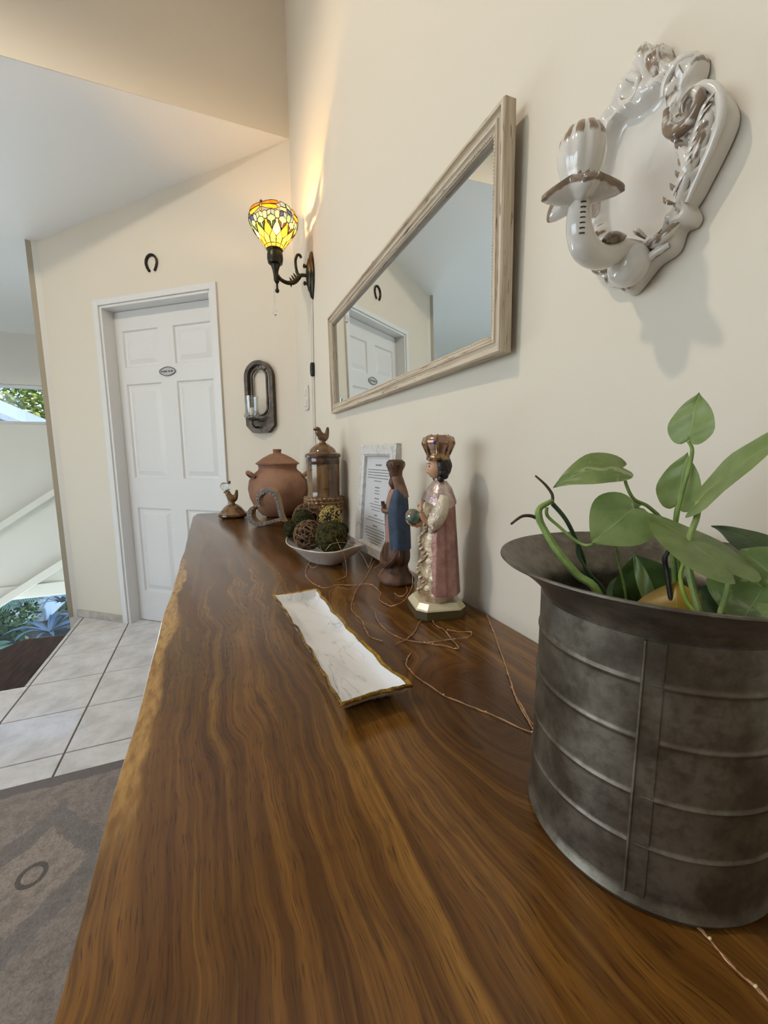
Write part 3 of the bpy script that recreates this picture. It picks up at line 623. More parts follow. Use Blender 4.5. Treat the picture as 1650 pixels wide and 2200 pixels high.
G().add([(-6.3, 9, -1.8), (-2.95, 9, -1.8), (-2.95, 9, 1.72), (-4.6, 9, 2.5), (-6.3, 9, 1.72), (-6.3, 11, -1.8), (-2.95, 11, -1.8), (-2.95, 11, 1.72), (-4.6, 11, 2.5), (-6.3, 11, 1.72)],
        [(0, 1, 2, 3, 4), (9, 8, 7, 6, 5), (0, 5, 6, 1), (1, 6, 7, 2), (2, 7, 8, 3), (3, 8, 9, 4), (4, 9, 5, 0)]).obj('wall', M['house'], h_, smooth=False, world=True)
for sg in (1, -1):
    xe = -4.6+sg*2.0; ze = 2.56-2.0*.51
    g = G(); g.add([(-4.6, 8.6, 2.56), (xe, 8.6, ze), (xe, 11.3, ze), (-4.6, 11.3, 2.56), (-4.6, 8.6, 2.66), (xe, 8.6, ze+.1), (xe, 11.3, ze+.1), (-4.6, 11.3, 2.66)],
          [(0, 3, 2, 1), (4, 5, 6, 7), (0, 1, 5, 4), (1, 2, 6, 5), (2, 3, 7, 6), (3, 0, 4, 7)]); g.obj('roof', M['roofing'], h_, smooth=False, world=True)
for k in range(5):
    x = -4.3+.42*k; z_ = 2.56-(x+4.6)*.51
    G().box(x-.05, x+.05, 8.62, 9.0, z_-.13, z_-.01).obj('rafter_end', M['house'], h_, smooth=False, world=True)

def strap_plant(name, label, c, n_, L, w_, mat, group, up=.75, seed=1):
    rg = random.Random(seed); t = thing(name, label, 'plant', c, group=group)
    for i in range(n_):
        a = 2*PI*i/n_*1.618*3+rg.uniform(-.2, .2); l = L*rg.uniform(.75, 1.1); e_ = up*rg.uniform(.6, 1.2); P = []
        for k in range(9):
            s_ = k/8; rr = l*s_*math.cos(e_*(1-s_*.9)); zz = l*math.sin(e_)*s_*(1-.75*s_*s_); P.append(Vector((rr*math.cos(a), rr*math.sin(a), zz)))
        side = Vector((-math.sin(a), math.cos(a), 0)); vs_ = []; fs = []
        for k, p in enumerate(P):
            ww = w_*math.sin(PI*min(1, .12+.88*k/8))**.6*(1-.3*k/8)
            if k == 8: ww = .001
            vs_ += [p-side*ww, p-Vector((0, 0, ww*.35)), p+side*ww]
        for k in range(8):
            b = 3*k; fs += [(b, b+1, b+4, b+3), (b+1, b+2, b+5, b+4)]
        G().add(vs_, fs).obj('leaf', M[mat], t)
    return t
strap_plant('bromeliad', 'large grey-blue strap-leaved plant in the garden window centre', (-2.0, 6.15, -1.02), 16, .42, .026, 'fol_b', 'garden plants below the landing', .75, 2)
strap_plant('bromeliad', 'strap-leaved plant higher behind the central one in the garden window', (-2.15, 7.2, -.95), 16, .5, .03, 'fol_b', 'garden plants below the landing', .8, 3)
strap_plant('bromeliad', 'strap-leaved plant next to the stairwell corner in the garden window', (-1.72, 6.5, -1.0), 14, .36, .024, 'fol_b', 'garden plants below the landing', .8, 5)
for i_ in range(3):
    pass
def palm(c, label, n_, L, seed):
    rg = random.Random(seed); t = thing('garden_palm', label, 'palm', c, group='palms in the garden window')
    G().tube([(0, 0, -.9, .05), (0, 0, -.3, .04), (0, 0, 0, .03)], seg=8).obj('trunk', M['carved_wood'], t)
    for i in range(n_):
        a = 2*PI*i/n_+rg.uniform(-.2, .2); e_ = rg.uniform(.5, 1.1); g = G(); P = []
        for k in range(15):
            s_ = k/14; P.append(Vector((math.cos(a)*L*s_*math.cos(e_*(1-s_)), math.sin(a)*L*s_*math.cos(e_*(1-s_)), L*s_*math.sin(e_)*(1-.85*s_))))
        g.tube([tuple(p)+(.008*(1-.8*k/14),) for k, p in enumerate(P)], seg=5)
        side = Vector((-math.sin(a), math.cos(a), 0))
        for k in range(2, 29):
            j = min(13, k//2); p = P[j].lerp(P[j+1], .5*(k % 2)); d_ = (P[j+1]-P[j]).normalized(); ln = L*.32*math.sin(PI*(k+2)/34)
            for sg in (-1, 1):
                q = (side*sg*.85+d_*.6-Vector((0, 0, .25))).normalized(); up = d_*.011
                g.add([p-up, p+up, p+q*ln*.6+up*.9, p+q*ln, p+q*ln*.6-up*.9], [(0, 1, 2, 3, 4)])
        g.obj('frond', M['palm'], t, smooth=False)
palm((-2.95, 6.7, -.75), 'pale feathery palm at the edge of the garden window', 11, .75, 4)
palm((-2.62, 5.75, -1.12), 'low feathery palm in front of the other in the garden window', 9, .48, 6)
for i_, (c, r_, lab) in enumerate((((-1.5, 8.0, -.9), (1.0, .5, 1.2), 'dark leafy bush filling the garden behind the strap-leaved plants'), ((-3.6, 8.0, -.9), (.95, .5, 1.2), 'dark leafy bush filling the garden behind the palms'))):
    t = thing('garden_bush', lab, 'bush', (c[0], c[1], -1.8), group='garden bushes')
    crown(c, r_, 5000, .10, 30+i_).obj('foliage', M['fol_g'], t, smooth=False, world=True)
    G().tube([(c[0], c[1], -1.8, .05), (c[0], c[1], c[2], .03)], seg=6).obj('stem', M['carved_wood'], t, world=True)

# ================================================================== RUG
rug = G().box(-.29, .29, -1.6, 1.722, 0, .008).obj('runner_rug', M['rug'], smooth=False, loc=(-.53, 0, 0), bevel=.003)
tag(rug, 'faded grey-brown patterned runner rug on the tiles beside the console', 'rug')

# ================================================================== CONSOLE
con = thing('console_table', 'long live-edge wooden console with glossy brown grain along the wall', 'console', (0, 0, 0))
rg = random.Random(3); edge = []
for k in range(0, 61):
    y = -.45+(2.36+.45)*k/60
    x = -.101+.0018*math.sin(y*5.1+.6)+.0012*math.sin(y*13.3)+.0008*math.sin(y*27)
    if y > 2.2: x += ((y-2.2)/.16)**2*.012
    edge.append((x, y))
poly = edge+[(.05, 2.352), (WX-.004, 2.335), (WX-.004, -.45)]
TK = .055; g = G(); rr = []
for inset, z in ((.010, ZS-TK), (.002, ZS-TK+.012), (0.0, ZS-.025), (.0015, ZS-.008), (.004, ZS-.002), (.008, ZS)):
    rr.append([((x+inset) if i < 61 else x, (y-inset) if 58 < i < 63 else y, z) for i, (x, y) in enumerate(poly)])
g.rings(rr).obj('slab_top', M['slab'], con, angle=30)
for y0 in (-.15, 2.02):
    g = G().box(-.03, .42, y0, y0+.06, 0, ZS-TK); g.obj('leg_panel', M['slab'], con, smooth=False, bevel=.004)

# ================================================================== MIRROR
yw, tl = math.radians(-.8), math.radians(1.0)
mn = Vector((-math.cos(yw)*math.cos(tl), -math.sin(yw)*math.cos(tl), -math.sin(tl)))      # out of the glass
mu = Vector((0, 0, 1)).cross(mn); mu = -mu.normalized() if mu.y < 0 else mu.normalized()   # along +Y
mv = mn.cross(mu); mv = mv if mv.z > 0 else -mv
MC = Vector((.4535, 1.08, 1.513))
MM = Matrix(((mu.x, mv.x, mn.x, MC.x), (mu.y, mv.y, mn.y, MC.y), (mu.z, mv.z, mn.z, MC.z), (0, 0, 0, 1)))
mir = thing('wall_mirror', 'wide rectangular mirror in a weathered cream wood frame', 'mirror', mat=MM)
HW, HH = .525, .180
G().box(-HW+.03, HW-.03, -HH+.03, HH-.03, -.004, 0).obj('mirror_glass', M['mirror'], mir, smooth=False)
prof = [(0, -.006), (0, .013), (.002, .016), (.007, .016), (.009, .010), (.010, .009), (.014, .0085), (.0175, .011), (.0185, .014), (.023, .0145), (.025, .011), (.027, .010), (.033, .0085), (.035, .001), (.035, -.004)]
for L_, rot, off in ((HW, 0, -HH), (HW, PI, HH), (HH, PI/2, HW), (HH, -PI/2, -HW)):
    g = G(); R = []
    for sgn in (-1, 1): R.append([(sgn*(L_-w_), w_, h) for w_, h in prof])
    g.rings(R, True, True, True)
    o = g.obj('frame_rail', M['frame_paint'], mir, angle=20)
    o.matrix_local = (Matrix.Translation((0, off, 0)) if abs(rot) in (0, PI) else Matrix.Translation((off, 0, 0))) @ Matrix.Rotation(rot, 4, 'Z')
    b = G(); n_ = int((L_-.03)*2/.0052)
    for k in range(n_):
        x = -(L_-.034)+k*.0052*1.0
        if x > L_-.034: break
        b.ball((x, .0295, .0095), .0026, 6, 4, (1.0, .9, .8))
    bo = b.obj('beading', M['frame_paint'], o)
    bo['kind'] = 'stuff'
# ================================================================== STAINED-GLASS SCONCE
LX, LY = .306, 1.93
def glass(name, c, c2):
    n = NB(name); f = n.noise(n.co, 70, 3, .6, .8); c_ = n.mix(n.step(f, .35, .65), c, c2)
    n.set(c_, .15, 0, spec=.5)
    c_ = n.mix(1.0, c_, (.22, .19, .16, 1), 'MULTIPLY')
    t_ = n.t.nodes.new('ShaderNodeBsdfTranslucent'); n.t.links.new(c_, t_.inputs[0]); mx = n.t.nodes.new('ShaderNodeMixShader'); mx.inputs[0].default_value = .85
    n.t.links.new(n.b.outputs[0], mx.inputs[1]); n.t.links.new(t_.outputs[0], mx.inputs[2]); n.t.links.new(mx.outputs[0], n.o.inputs[0]); return n.m
GL = {'amber': glass('amber_glass', (238, 150, 60), (220, 112, 36)), 'yellow': glass('yellow_glass', (250, 240, 140), (236, 220, 110)), 'blue': glass('blue_glass', (120, 160, 226), (150, 190, 240)),
      'teal': glass('teal_glass', (150, 214, 206), (120, 180, 190)), 'white': glass('opal_glass', (250, 246, 226), (240, 238, 220)), 'deep': glass('deep_blue_glass', (70, 100, 190), (60, 84, 160)), 'orange': glass('orange_glass', (244, 176, 70), (240, 196, 90))}
lamp = thing('stained_glass_sconce', 'lit stained-glass dragonfly wall sconce on a dark scrolled arm', 'wall lamp', (LX, LY, 1.866))
SP = [(.0, .031), (.10, .040), (.25, .056), (.45, .079), (.62, .094), (.76, .101), (.88, .100), (1.0, .092)]    # height fraction -> radius
SZ0, SZ1 = 2.044, 2.190
def srad(h):
    for (a, r0), (b, r1) in zip(SP, SP[1:]):
        if h <= b: return r0+(r1-r0)*(h-a)/(b-a)
    return SP[-1][1]
def sp(a, h, o=0.0):
    top = 1.0+.035*math.cos(3*(a-.6))
    hh = h*top; r = srad(min(hh, 1.0))+o
    return (LX+r*math.cos(a), LY+r*math.sin(a), SZ0+(SZ1-SZ0)*hh)
shade = G(); came = G(); SEGS = []
def pane(poly, mat):
    """poly in (angle, height) inside the shade surface -> one glass pane"""
    cx = sum(p[0] for p in poly)/len(poly); cy = sum(p[1] for p in poly)/len(poly); P = []
    for (a0, h0), (a1, h1) in zip(poly, poly[1:]+poly[:1]):
        k = max(1, int(abs(a1-a0)/.14)+int(abs(h1-h0)/.12))
        P += [(a0+(a1-a0)*i/k, h0+(h1-h0)*i/k) for i in range(k)]
    n_ = len(P); vs_ = [sp(cx, cy, .0012)]+[sp(a, h, .0008) for a, h in P]
    G().add(vs_, [(0, 1+i, 1+(i+1) % n_) for i in range(n_)]).obj('glass_pane', GL[mat], shade_o, world=True, angle=60)
    L = [sp(a, h, .001) for a, h in P]; came.tube(L+[L[0]], .0015, 4)
fr = G()
for k_ in range(1): pass
prof_r = [(srad(h)-.0, SZ0+(SZ1-SZ0)*h) for h in (0, .012)]
shade_o = G().lathe([(.030, SZ0-.004), (.033, SZ0-.002), (.033, SZ0+.003), (.030, SZ0+.003)], 40, LX, LY, False, False).obj('shade', M['bronze'], lamp, world=True)
NP = 12; rg = random.Random(11); da = 2*PI/NP
for i in range(NP):
    a = i*da; e_ = .004
    pane([(a, .02), (a+da, .02), (a+da, .10), (a, .10)], 'yellow')
    pane([(a, .10), (a+da, .10), (a+da*.92, .24), (a+da*.5, .34), (a+da*.08, .24)], rg.choice(['yellow', 'yellow', 'yellow', 'orange']))
    b = a+da*.5
    pane([(b, .34), (b+da*.42, .24), (b+da*.5, .22), (b+da*.58, .24), (b+da, .34), (b+da*.9, .50), (b+da*.5, .56), (b+da*.1, .50)], rg.choice(['yellow', 'white', 'yellow', 'orange']))
    c3 = a+da*.5
    pane([(c3-da*.4, .50), (c3, .34), (c3+da*.4, .50), (c3+da*.32, .60), (c3, .64), (c3-da*.32, .60)], rg.choice(['white', 'yellow', 'teal']))
    pane([(a-da*.18, .58), (a, .56), (a+da*.18, .58), (a+da*.20, .70), (a, .74), (a-da*.20, .70)], rg.choice(['blue', 'teal', 'white', 'blue']))
    pane([(a+da*.18, .60), (a+da*.5, .64), (a+da*.5, .74), (a+da*.2, .72)], rg.choice(['blue', 'deep', 'teal']))
    pane([(a+da*.5, .64), (a+da*.82, .60), (a+da*.80, .72), (a+da*.5, .74)], rg.choice(['blue', 'white', 'deep']))
for q in range(3):                       # three dragonflies, wings spread under the rim
    a = 4.05+q*2*PI/3; sp_ = 2*PI/3
    for sg in (1, -1):
        pane([(a+sg*.04, .985), (a+sg*.42, 1.0), (a+sg*.70, .985), (a+sg*.76, .93), (a+sg*.60, .885), (a+sg*.3, .885), (a+sg*.04, .91)], 'amber')
        pane([(a+sg*.04, .90), (a+sg*.34, .875), (a+sg*.62, .86), (a+sg*.72, .80), (a+sg*.58, .745), (a+sg*.30, .76), (a+sg*.04, .84)], 'orange')
        pane([(a+sg*.80, .99), (a+sg*1.03, .99), (a+sg*1.03, .86), (a+sg*.80, .84)], 'blue' if sg > 0 else 'teal')
        pane([(a+sg*.78, .83), (a+sg*1.03, .85), (a+sg*1.03, .745), (a+sg*.74, .745)], 'white' if sg > 0 else 'deep')
    for h0, h1, mt in ((.93, .985, 'white'), (.84, .92, 'white'), (.74, .83, 'yellow')): pane([(a-.03, h0), (a+.03, h0), (a+.03, h1), (a-.03, h1)], mt)
    G().ball(sp(a, 1.0, .002), .006, 10, 8).obj('dragonfly_head', M['umber'], shade_o, world=True)
came.obj('lead_lines', M['lead'], shade_o, world=True)
G().lathe([(.008, 1.985), (.030, 1.992), (.034, 2.010), (.033, 2.030), (.028, 2.044)], 32, LX, LY).obj('holder_cup', M['bronze'], lamp, world=True)
G().lathe([(.009, 1.925), (.010, 1.945), (.013, 1.965), (.019, 1.982), (.021, 1.986), (.010, 1.987)], 20, LX, LY).obj('stem', M['bronze'], lamp, world=True)
g = G().lathe([(.012, 1.926), (.010, 1.918), (.005, 1.912), (.005, 1.892), (.009, 1.886), (.009, 1.880), (.004, 1.874)], 16, LX+.004, LY); g.obj('finial', M['bronze'], lamp, world=True)
arm = catmull([(LX, LY, 1.955, .008), (LX+.020, LY, 1.932, .008), (LX+.050, LY, 1.922, .0085), (LX+.080, LY, 1.930, .010), (LX+.098, LY, 1.950, .011), (LX+.112, LY, 1.962, .008), (LX+.150, LY, 1.966, .007)], 6)
ao = G().tube(arm, seg=12).obj('arm', M['bronze'], lamp, world=True)
G().tube(catmull([(LX+.100, LY, 1.958, .006), (LX+.090, LY, 1.985, .006), (LX+.088, LY, 2.020, .006), (LX+.096, LY, 2.042, .006), (LX+.108, LY, 2.044, .006), (LX+.112, LY, 2.034, .006)], 5), seg=10).obj('scroll', M['bronze'], ao, world=True)
for k in range(4):
    for sg in (1, -1):
        x = LX+.072+.009*k; z = 1.926+.010*k
        G().tube([(x, LY, z, .005), (x-.008, LY, z+sg*.012, .004), (x-.014+.008*(sg < 0), LY, z+sg*.020, .0012)], seg=6).obj('leaf_barb', M['bronze'], ao, world=True)
g = G(); R = []
for j, (k_, o_) in enumerate(((1.0, 0), (1.0, .006), (.9, .012), (.72, .016), (.68, .020), (.4, .028), (.05, .031))):
    ring = []
    for i in range(40):
        a = 2*PI*i/40; c_, s_ = math.cos(a), math.sin(a)
        ring.append((WX-o_, 1.928+.042*k_*c_*(1-.28*s_*s_), 1.967+.100*k_*math.copysign(abs(s_)**1.15, s_)))
    R.append(ring)
g.rings(R).obj('wall_plate', M['bronze'], lamp, world=True)
for dz in (.036, -.036): G().lathe([(.006, 0), (.006, .016), (.009, .018), (.009, .024), (.003, .027)], 12).xf(Matrix.Translation((WX-.016, 1.928, 1.966+dz)) @ Matrix.Rotation(-PI/2, 4, 'Y')).obj('screw_knob', M['bronze'], lamp, world=True)
G().ball((LX, LY, 2.085), .018, 16, 12, (1, 1, 1.2)).obj('light_bulb', pmat('lamp_bulb', (255, 220, 170), .3, emis=((255, 190, 110), 14)), lamp, world=True)
for k in range(9):
    z = 1.908-k*.0105; G().ball((LX-.008, LY, z), .0046 if k % 2 else .0032, 8, 6).obj('crystal_bead', M['crystal'], lamp, world=True)
G().loft([(1.778, LX-.008, LY, .001, .001), (1.787, LX-.008, LY, .009, .006), (1.797, LX-.008, LY, .008, .005), (1.814, LX-.008, LY, .002, .002)], 4, 8).obj('crystal_drop', M['crystal'], lamp, world=True)
ld = bpy.data.lights.new('sconce_light', 'POINT'); ld.energy = 8.0; ld.color = (1.0, .58, .20); ld.shadow_soft_size = .012
lo = bpy.data.objects.new('sconce_light', ld); COL.objects.link(lo); lo.location = (LX, LY, 2.125)

# cord with switch, outlet
cord = thing('lamp_cord', 'white lamp cord with black inline switch running down the wall', 'cord', (WX, 1.945, 1.2))
G().tube(catmull([(WX-.006, 1.928, 1.870), (WX-.004, 1.938, 1.75), (WX-.004, 1.945, 1.60), (WX-.004, 1.948, 1.40), (WX-.004, 1.952, 1.20), (WX-.004, 1.96, 1.0), (WX-.004, 1.962, .872)], 6), .0032, 8).obj('cable', M['plastic_white'], cord, world=True)
G().tube(catmull([(WX-.006, 1.955, 1.865), (WX-.004, 1.975, 1.7), (WX-.004, 1.983, 1.45), (WX-.004, 1.985, 1.25), (WX-.004, 1.98, .90)], 6), .0016, 6).obj('thin_cable', M['plastic_white'], cord, world=True)
G().loft([(1.535, WX-.008, 1.946, .005, .006), (1.540, WX-.009, 1.946, .009, .012), (1.565, WX-.010, 1.946, .010, .013), (1.592, WX-.009, 1.946, .009, .012), (1.597, WX-.008, 1.946, .005, .006)], 3, 16).obj('switch', M['plastic_black'], cord, world=True)
ol = thing('wall_outlet', 'white rounded wall outlet plate below the lit sconce', 'outlet', (WX, 2.10, 1.40))
G().box(WX-.010, WX, 2.065, 2.135, 1.398, 1.515).obj('plate', M['plastic_white'], ol, world=True, bevel=.006, smooth=False)
for z in (1.43, 1.482): G().box(WX-.014, WX-.009, 2.082, 2.118, z-.016, z+.016).obj('socket', M['plastic_white'], ol, world=True, bevel=.003, smooth=False)

# horseshoe
hs = thing('horseshoe', 'dark iron horseshoe nailed above the white door', 'horseshoe', mat=DMAT @ Matrix.Translation((-.482, 0, 2.308)))
P = [(.040*math.sin(a)*(1.0 if abs(a) < 1.6 else 1.0-.22*(abs(a)-1.6)), -.006, .010+.042*math.cos(a)*(1.0 if abs(a) < PI/2 else 1.35)) for a in [(-2.55+5.1*i/36) for i in range(37)]]
g = G().tube([p+(.0085,) for p in P], seg=8, flat=.7); g.obj('shoe', M['iron'], hs)
for i in (8, 12, 24, 28):
    p = P[i]; G().ball((p[0], -.0125, p[2]), .003, 8, 6).obj('nail', M['rust_iron'], hs)

# iron candle sconce
ic = thing('candle_sconce', 'dark metal oval wall candle holder with clear glass cup', 'candle sconce', mat=DMAT @ Matrix.Translation((-1.195, 0, 1.303)))
def oval(hw, z0, z1, n_=20, cut=0.0):
    pts = [(hw*math.cos(a), z1-hw+hw*math.sin(a)) for a in [PI*i/n_ for i in range(n_+1)]]
    if cut: return pts+[(-hw, z0+cut), (-hw+cut, z0), (hw-cut, z0), (hw, z0+cut)]
    return pts+[(-hw+hw-hw*math.cos(a), z0+hw-hw*math.sin(a)) for a in [PI*i/n_ for i in range(n_+1)]]
def ringband(outer, inner, n_, o0, o1):
    def rs(P):
        L = [0]
        for a, b in zip(P, P[1:]+P[:1]): L.append(L[-1]+math.hypot(a[0]-b[0], a[1]-b[1]))
        out = []; j = 0
        for k in range(n_):
            d = L[-1]*k/n_
            while L[j+1] < d: j += 1
            a, b = P[j], P[(j+1) % len(P)]; t = (d-L[j])/max(1e-9, L[j+1]-L[j]); out.append((a[0]+(b[0]-a[0])*t, a[1]+(b[1]-a[1])*t))
        return out
    O, I = rs(outer), rs(inner)
    R = [[(x, o0, z) for x, z in O], [(x, o1, z) for x, z in O], [(x, o1, z) for x, z in I], [(x, o0, z) for x, z in I]]; R.append(R[0])
    return G().rings(R, True, False, False)
ringband(oval(.092, 0, .400, 20, .04), oval(.070, .078, .378, 20), 90, -.002, -.030).obj('back_plate', M['rust_iron'], ic, angle=30)
ringband(oval(.054, .092, .362, 20), oval(.045, .101, .353, 20), 80, -.012, -.024).obj('inner_ring', M['rust_iron'], ic, angle=30)
for a in (PI/2, PI*.25, PI*.75, ): G().tube([(.052*math.cos(a), -.018, .308+.052*math.sin(a)), (.072*math.cos(a), -.018, .308+.072*math.sin(a))], .004, 6).obj('spacer', M['rust_iron'], ic)
for sx in (-1, 1): G().tube([(sx*.052, -.018, .19), (sx*.072, -.018, .19)], .004, 6).obj('spacer', M['rust_iron'], ic)
G().tube(catmull([(.012, -.018, .035, .006), (.014, -.05, .028, .006), (.012, -.080, .040, .006), (.010, -.085, .066, .006)], 5), seg=8).obj('bracket', M['rust_iron'], ic)
G().lathe([(.010, .062), (.034, .066), (.038, .072), (.034, .073), (.005, .070)], 24, .01, -.085).obj('tray', M['rust_iron'], ic)
G().lathe([(.008, .074), (.026, .076), (.032, .090), (.034, .13), (.036, .196), (.034, .196), (.032, .13), (.029, .092), (.005, .080)], 28, .01, -.085, mod=lambda a, z, j: 1+.04*math.cos(10*a)).obj('glass_cup', M['clear'], ic)
for k in range(16):
    a = 2*PI*k/16; G().ball((.01+.038*math.cos(a), -.085+.038*math.sin(a), .086 if k % 2 else .094), .006, 8, 6).obj('crystal_bead', M['crystal'], ic)
G().lathe([(.012, 0), (.012, .05), (.010, .052)], 16, .01, -.085).xf(Matrix.Translation((0, 0, .082))).obj('candle', pmat('candle_wax', (236, 232, 220), .5), ic)

# ================================================================== CERAMIC SCONCE
cs = thing('ceramic_sconce', 'white glazed rococo ceramic candle sconce with brown brushed edges', 'candle sconce', (WX, .338, 1.35))
OUT = [(.355, 1.607), (.343, 1.593), (.334, 1.590), (.328, 1.575), (.321, 1.563), (.309, 1.560), (.300, 1.556), (.293, 1.546), (.292, 1.535), (.294, 1.527), (.292, 1.521), (.283, 1.514), (.271, 1.499), (.263, 1.483), (.261, 1.472), (.263, 1.462), (.270, 1.447), (.278, 1.433), (.285, 1.421), (.292, 1.411), (.285, 1.404), (.288, 1.395), (.298, 1.395), (.301, 1.385), (.306, 1.377), (.322, 1.373), (.329, 1.368), (.339, 1.359), (.349, 1.352), (.359, 1.356), (.366, 1.365), (.385, 1.374), (.400, 1.392), (.412, 1.405), (.420, 1.430), (.424, 1.460), (.424, 1.495), (.420, 1.525), (.413, 1.548), (.402, 1.563), (.388, 1.573), (.376, 1.585), (.365, 1.598)]
INN = [(.330, 1.541), (.322, 1.532), (.320, 1.515), (.316, 1.498), (.306, 1.484), (.297, 1.470), (.295, 1.452), (.298, 1.435), (.307, 1.414), (.316, 1.402), (.328, 1.397), (.345, 1.404), (.358, 1.410), (.374, 1.420), (.384, 1.438), (.389, 1.465), (.389, 1.500), (.384, 1.530), (.374, 1.545), (.356, 1.538), (.344, 1.537)]
OUT = catmull_closed(OUT, 4); INN = catmull_closed(INN, 6); CY, CZ = .342, 1.470
def byang(P, N_):
    A_ = []
    for y, z in P: A_.append((math.atan2(z-CZ, y-CY) % (2*PI), y, z))
    A_.sort(); out = []
    for k in range(N_):
        a = 2*PI*k/N_; best = None
        for q in range(len(A_)):
            a0, a1 = A_[q-1], A_[q]; lo_, hi = a0[0], a1[0]
            if q == 0: lo_ -= 2*PI
            aa = a if lo_ <= a <= hi else (a-2*PI if lo_ <= a-2*PI <= hi else None)
            if aa is not None:
                t = (aa-lo_)/max(1e-9, hi-lo_); best = (a0[1]+(a1[1]-a0[1])*t, a0[2]+(a1[2]-a0[2])*t)
        out.append(best)
    return out
NS = 220; O_ = byang(OUT, NS); I_ = byang(INN, NS); R = []; cols = []
for t, dpt, pc in ((0, .003, .1), (0, .012, .35), (.06, .019, .95), (.16, .024, .6), (.30, .026, .1), (.46, .022, .05), (.60, .022, .25), (.72, .026, .45), (.82, .027, .85), (.92, .022, .7), (1.0, .013, .2), (1.06, .010, 0), (1.35, .012, 0), (1.7, .014, 0), (1.97, .015, 0)):
    ring = []
    for k in range(NS):
        (yo, zo), (yi, zi) = O_[k], I_[k]; a = 2*PI*k/NS
        if t <= 1: y, z = yo+(yi-yo)*t, zo+(zi-zo)*t
        else: q = t-1; y, z = yi+(CY-yi)*q, zi+(CZ-zi)*q
        rip = (.0028*math.sin(26*a)*math.sin(PI*min(1, t))+.003*noise.noise(Vector((y*70, z*70, 1)))) if .02 < t < 1 else 0
        ring.append((WX-dpt-rip, y, z)); nz = noise.noise(Vector((y*75+5, z*75, 3)))
        ad = math.degrees(a); v_ = 0.0
        if 105 < ad < 262 and .5 < t < 1.0: v_ = (.95 if math.sin(44*a+7*t) > .05 else .1)*(1.0 if t > .75 else .7)
        if 40 < ad < 125 and t in (0, .06, .16): v_ = .95*(.7+.8*nz)
        if 262 <= ad < 330 and .05 < t < .95: v_ = .9*(math.sin(30*a+5*t) > .35)
        if (ad < 40 or ad > 330) and t == .46: v_ = 1.1*(math.sin(46*a) > .75)
        cols.append(max(0, v_+.25*nz))
    R.append(ring)
plate = G().rings(R, True, True, True, cols).obj('back_plate', M['antique'], cs, world=True, colattr='paint', angle=60)
def relief(P, r, paint=.4, name='scroll', flat=1.0, seg=10):
    g = G(); Q = catmull([(WX-o+.002, y, z, rr*.78) for y, z, o, rr in P], 7); g.tube(Q, seg=seg, flat=flat)
    g.c = [max(0, paint*((1.15 if (i_ % seg) < seg*.42 else .12)+.9*noise.noise(Vector((v[0]*40, v[1]*170, v[2]*170))))) for i_, v in enumerate(g.v)]
    return g.obj(name, M['antique'], plate, world=True, colattr='paint')
relief([(.316, 1.512, .026, .005), (.312, 1.492, .028, .007), (.300, 1.482, .030, .008), (.288, 1.486, .030, .008), (.282, 1.497, .031, .007), (.288, 1.506, .032, .006), (.296, 1.502, .032, .005), (.296, 1.494, .031, .004)], 0, .75)
relief([(.300, 1.514, .024, .003), (.284, 1.511, .026, .005), (.270, 1.496, .026, .0055), (.265, 1.474, .026, .0055), (.271, 1.453, .025, .005), (.281, 1.434, .024, .004), (.291, 1.415, .023, .003)], 0, .12)
relief([(.304, 1.470, .024, .003), (.296, 1.462, .027, .006), (.290, 1.448, .028, .0075), (.292, 1.432, .027, .006), (.300, 1.416, .024, .003)], 0, .55)
relief([(.276, 1.490, .026, .004), (.276, 1.472, .028, .0075), (.281, 1.454, .028, .007), (.288, 1.440, .026, .004)], 0, .6)
for k in range(8):                                      # feathering on the big scroll
    t = k/7; y = .274+.016*t; z = 1.486-.052*t
    relief([(y-.004, z+.008, .030, .0012), (y+.003, z+.001, .032, .0034), (y+.011, z-.009, .029, .0012)], 0, .95, 'feather', .7, 6)
for k in range(7):
    t = k/6; y = .305-.012*math.sin(t*3)+.004*t; z = 1.478-.055*t
    relief([(y+.006, z+.008, .026, .001), (y, z, .029, .0034), (y-.008, z-.006, .027, .001)], 0, .9, 'feather', .7, 6)
relief([(.372, 1.583, .022, .004), (.360, 1.575, .026, .005), (.350, 1.563, .027, .005), (.356, 1.551, .026, .005), (.370, 1.557, .025, .005), (.376, 1.572, .023, .004)], 0, .5)
relief([(.352, 1.600, .020, .004), (.344, 1.585, .026, .006), (.336, 1.568, .028, .006), (.330, 1.552, .026, .004)], 0, .6)
relief([(.337, 1.586, .020, .003), (.334, 1.574, .027, .005), (.330, 1.562, .028, .004)], 0, .7)
relief([(.300, 1.548, .020, .004), (.308, 1.548, .026, .005), (.318, 1.540, .028, .005), (.322, 1.528, .026, .004)], 0, .35)
for k in range(3): relief([(.322-.006*k, 1.549+.001*k, .027, .0006), (.318-.006*k, 1.541+.001*k, .0285, .001), (.315-.006*k, 1.535, .027, .0005)], 0, 1.6, 'brush_mark', .6, 6)
for y, z in ((.399, 1.556), (.404, 1.543), (.408, 1.528)): relief([(y-.004, z, .0245, .0005), (y, z+.002, .026, .0010), (y+.003, z, .0245, .0005)], 0, 1.8, 'brush_mark', .6, 6)
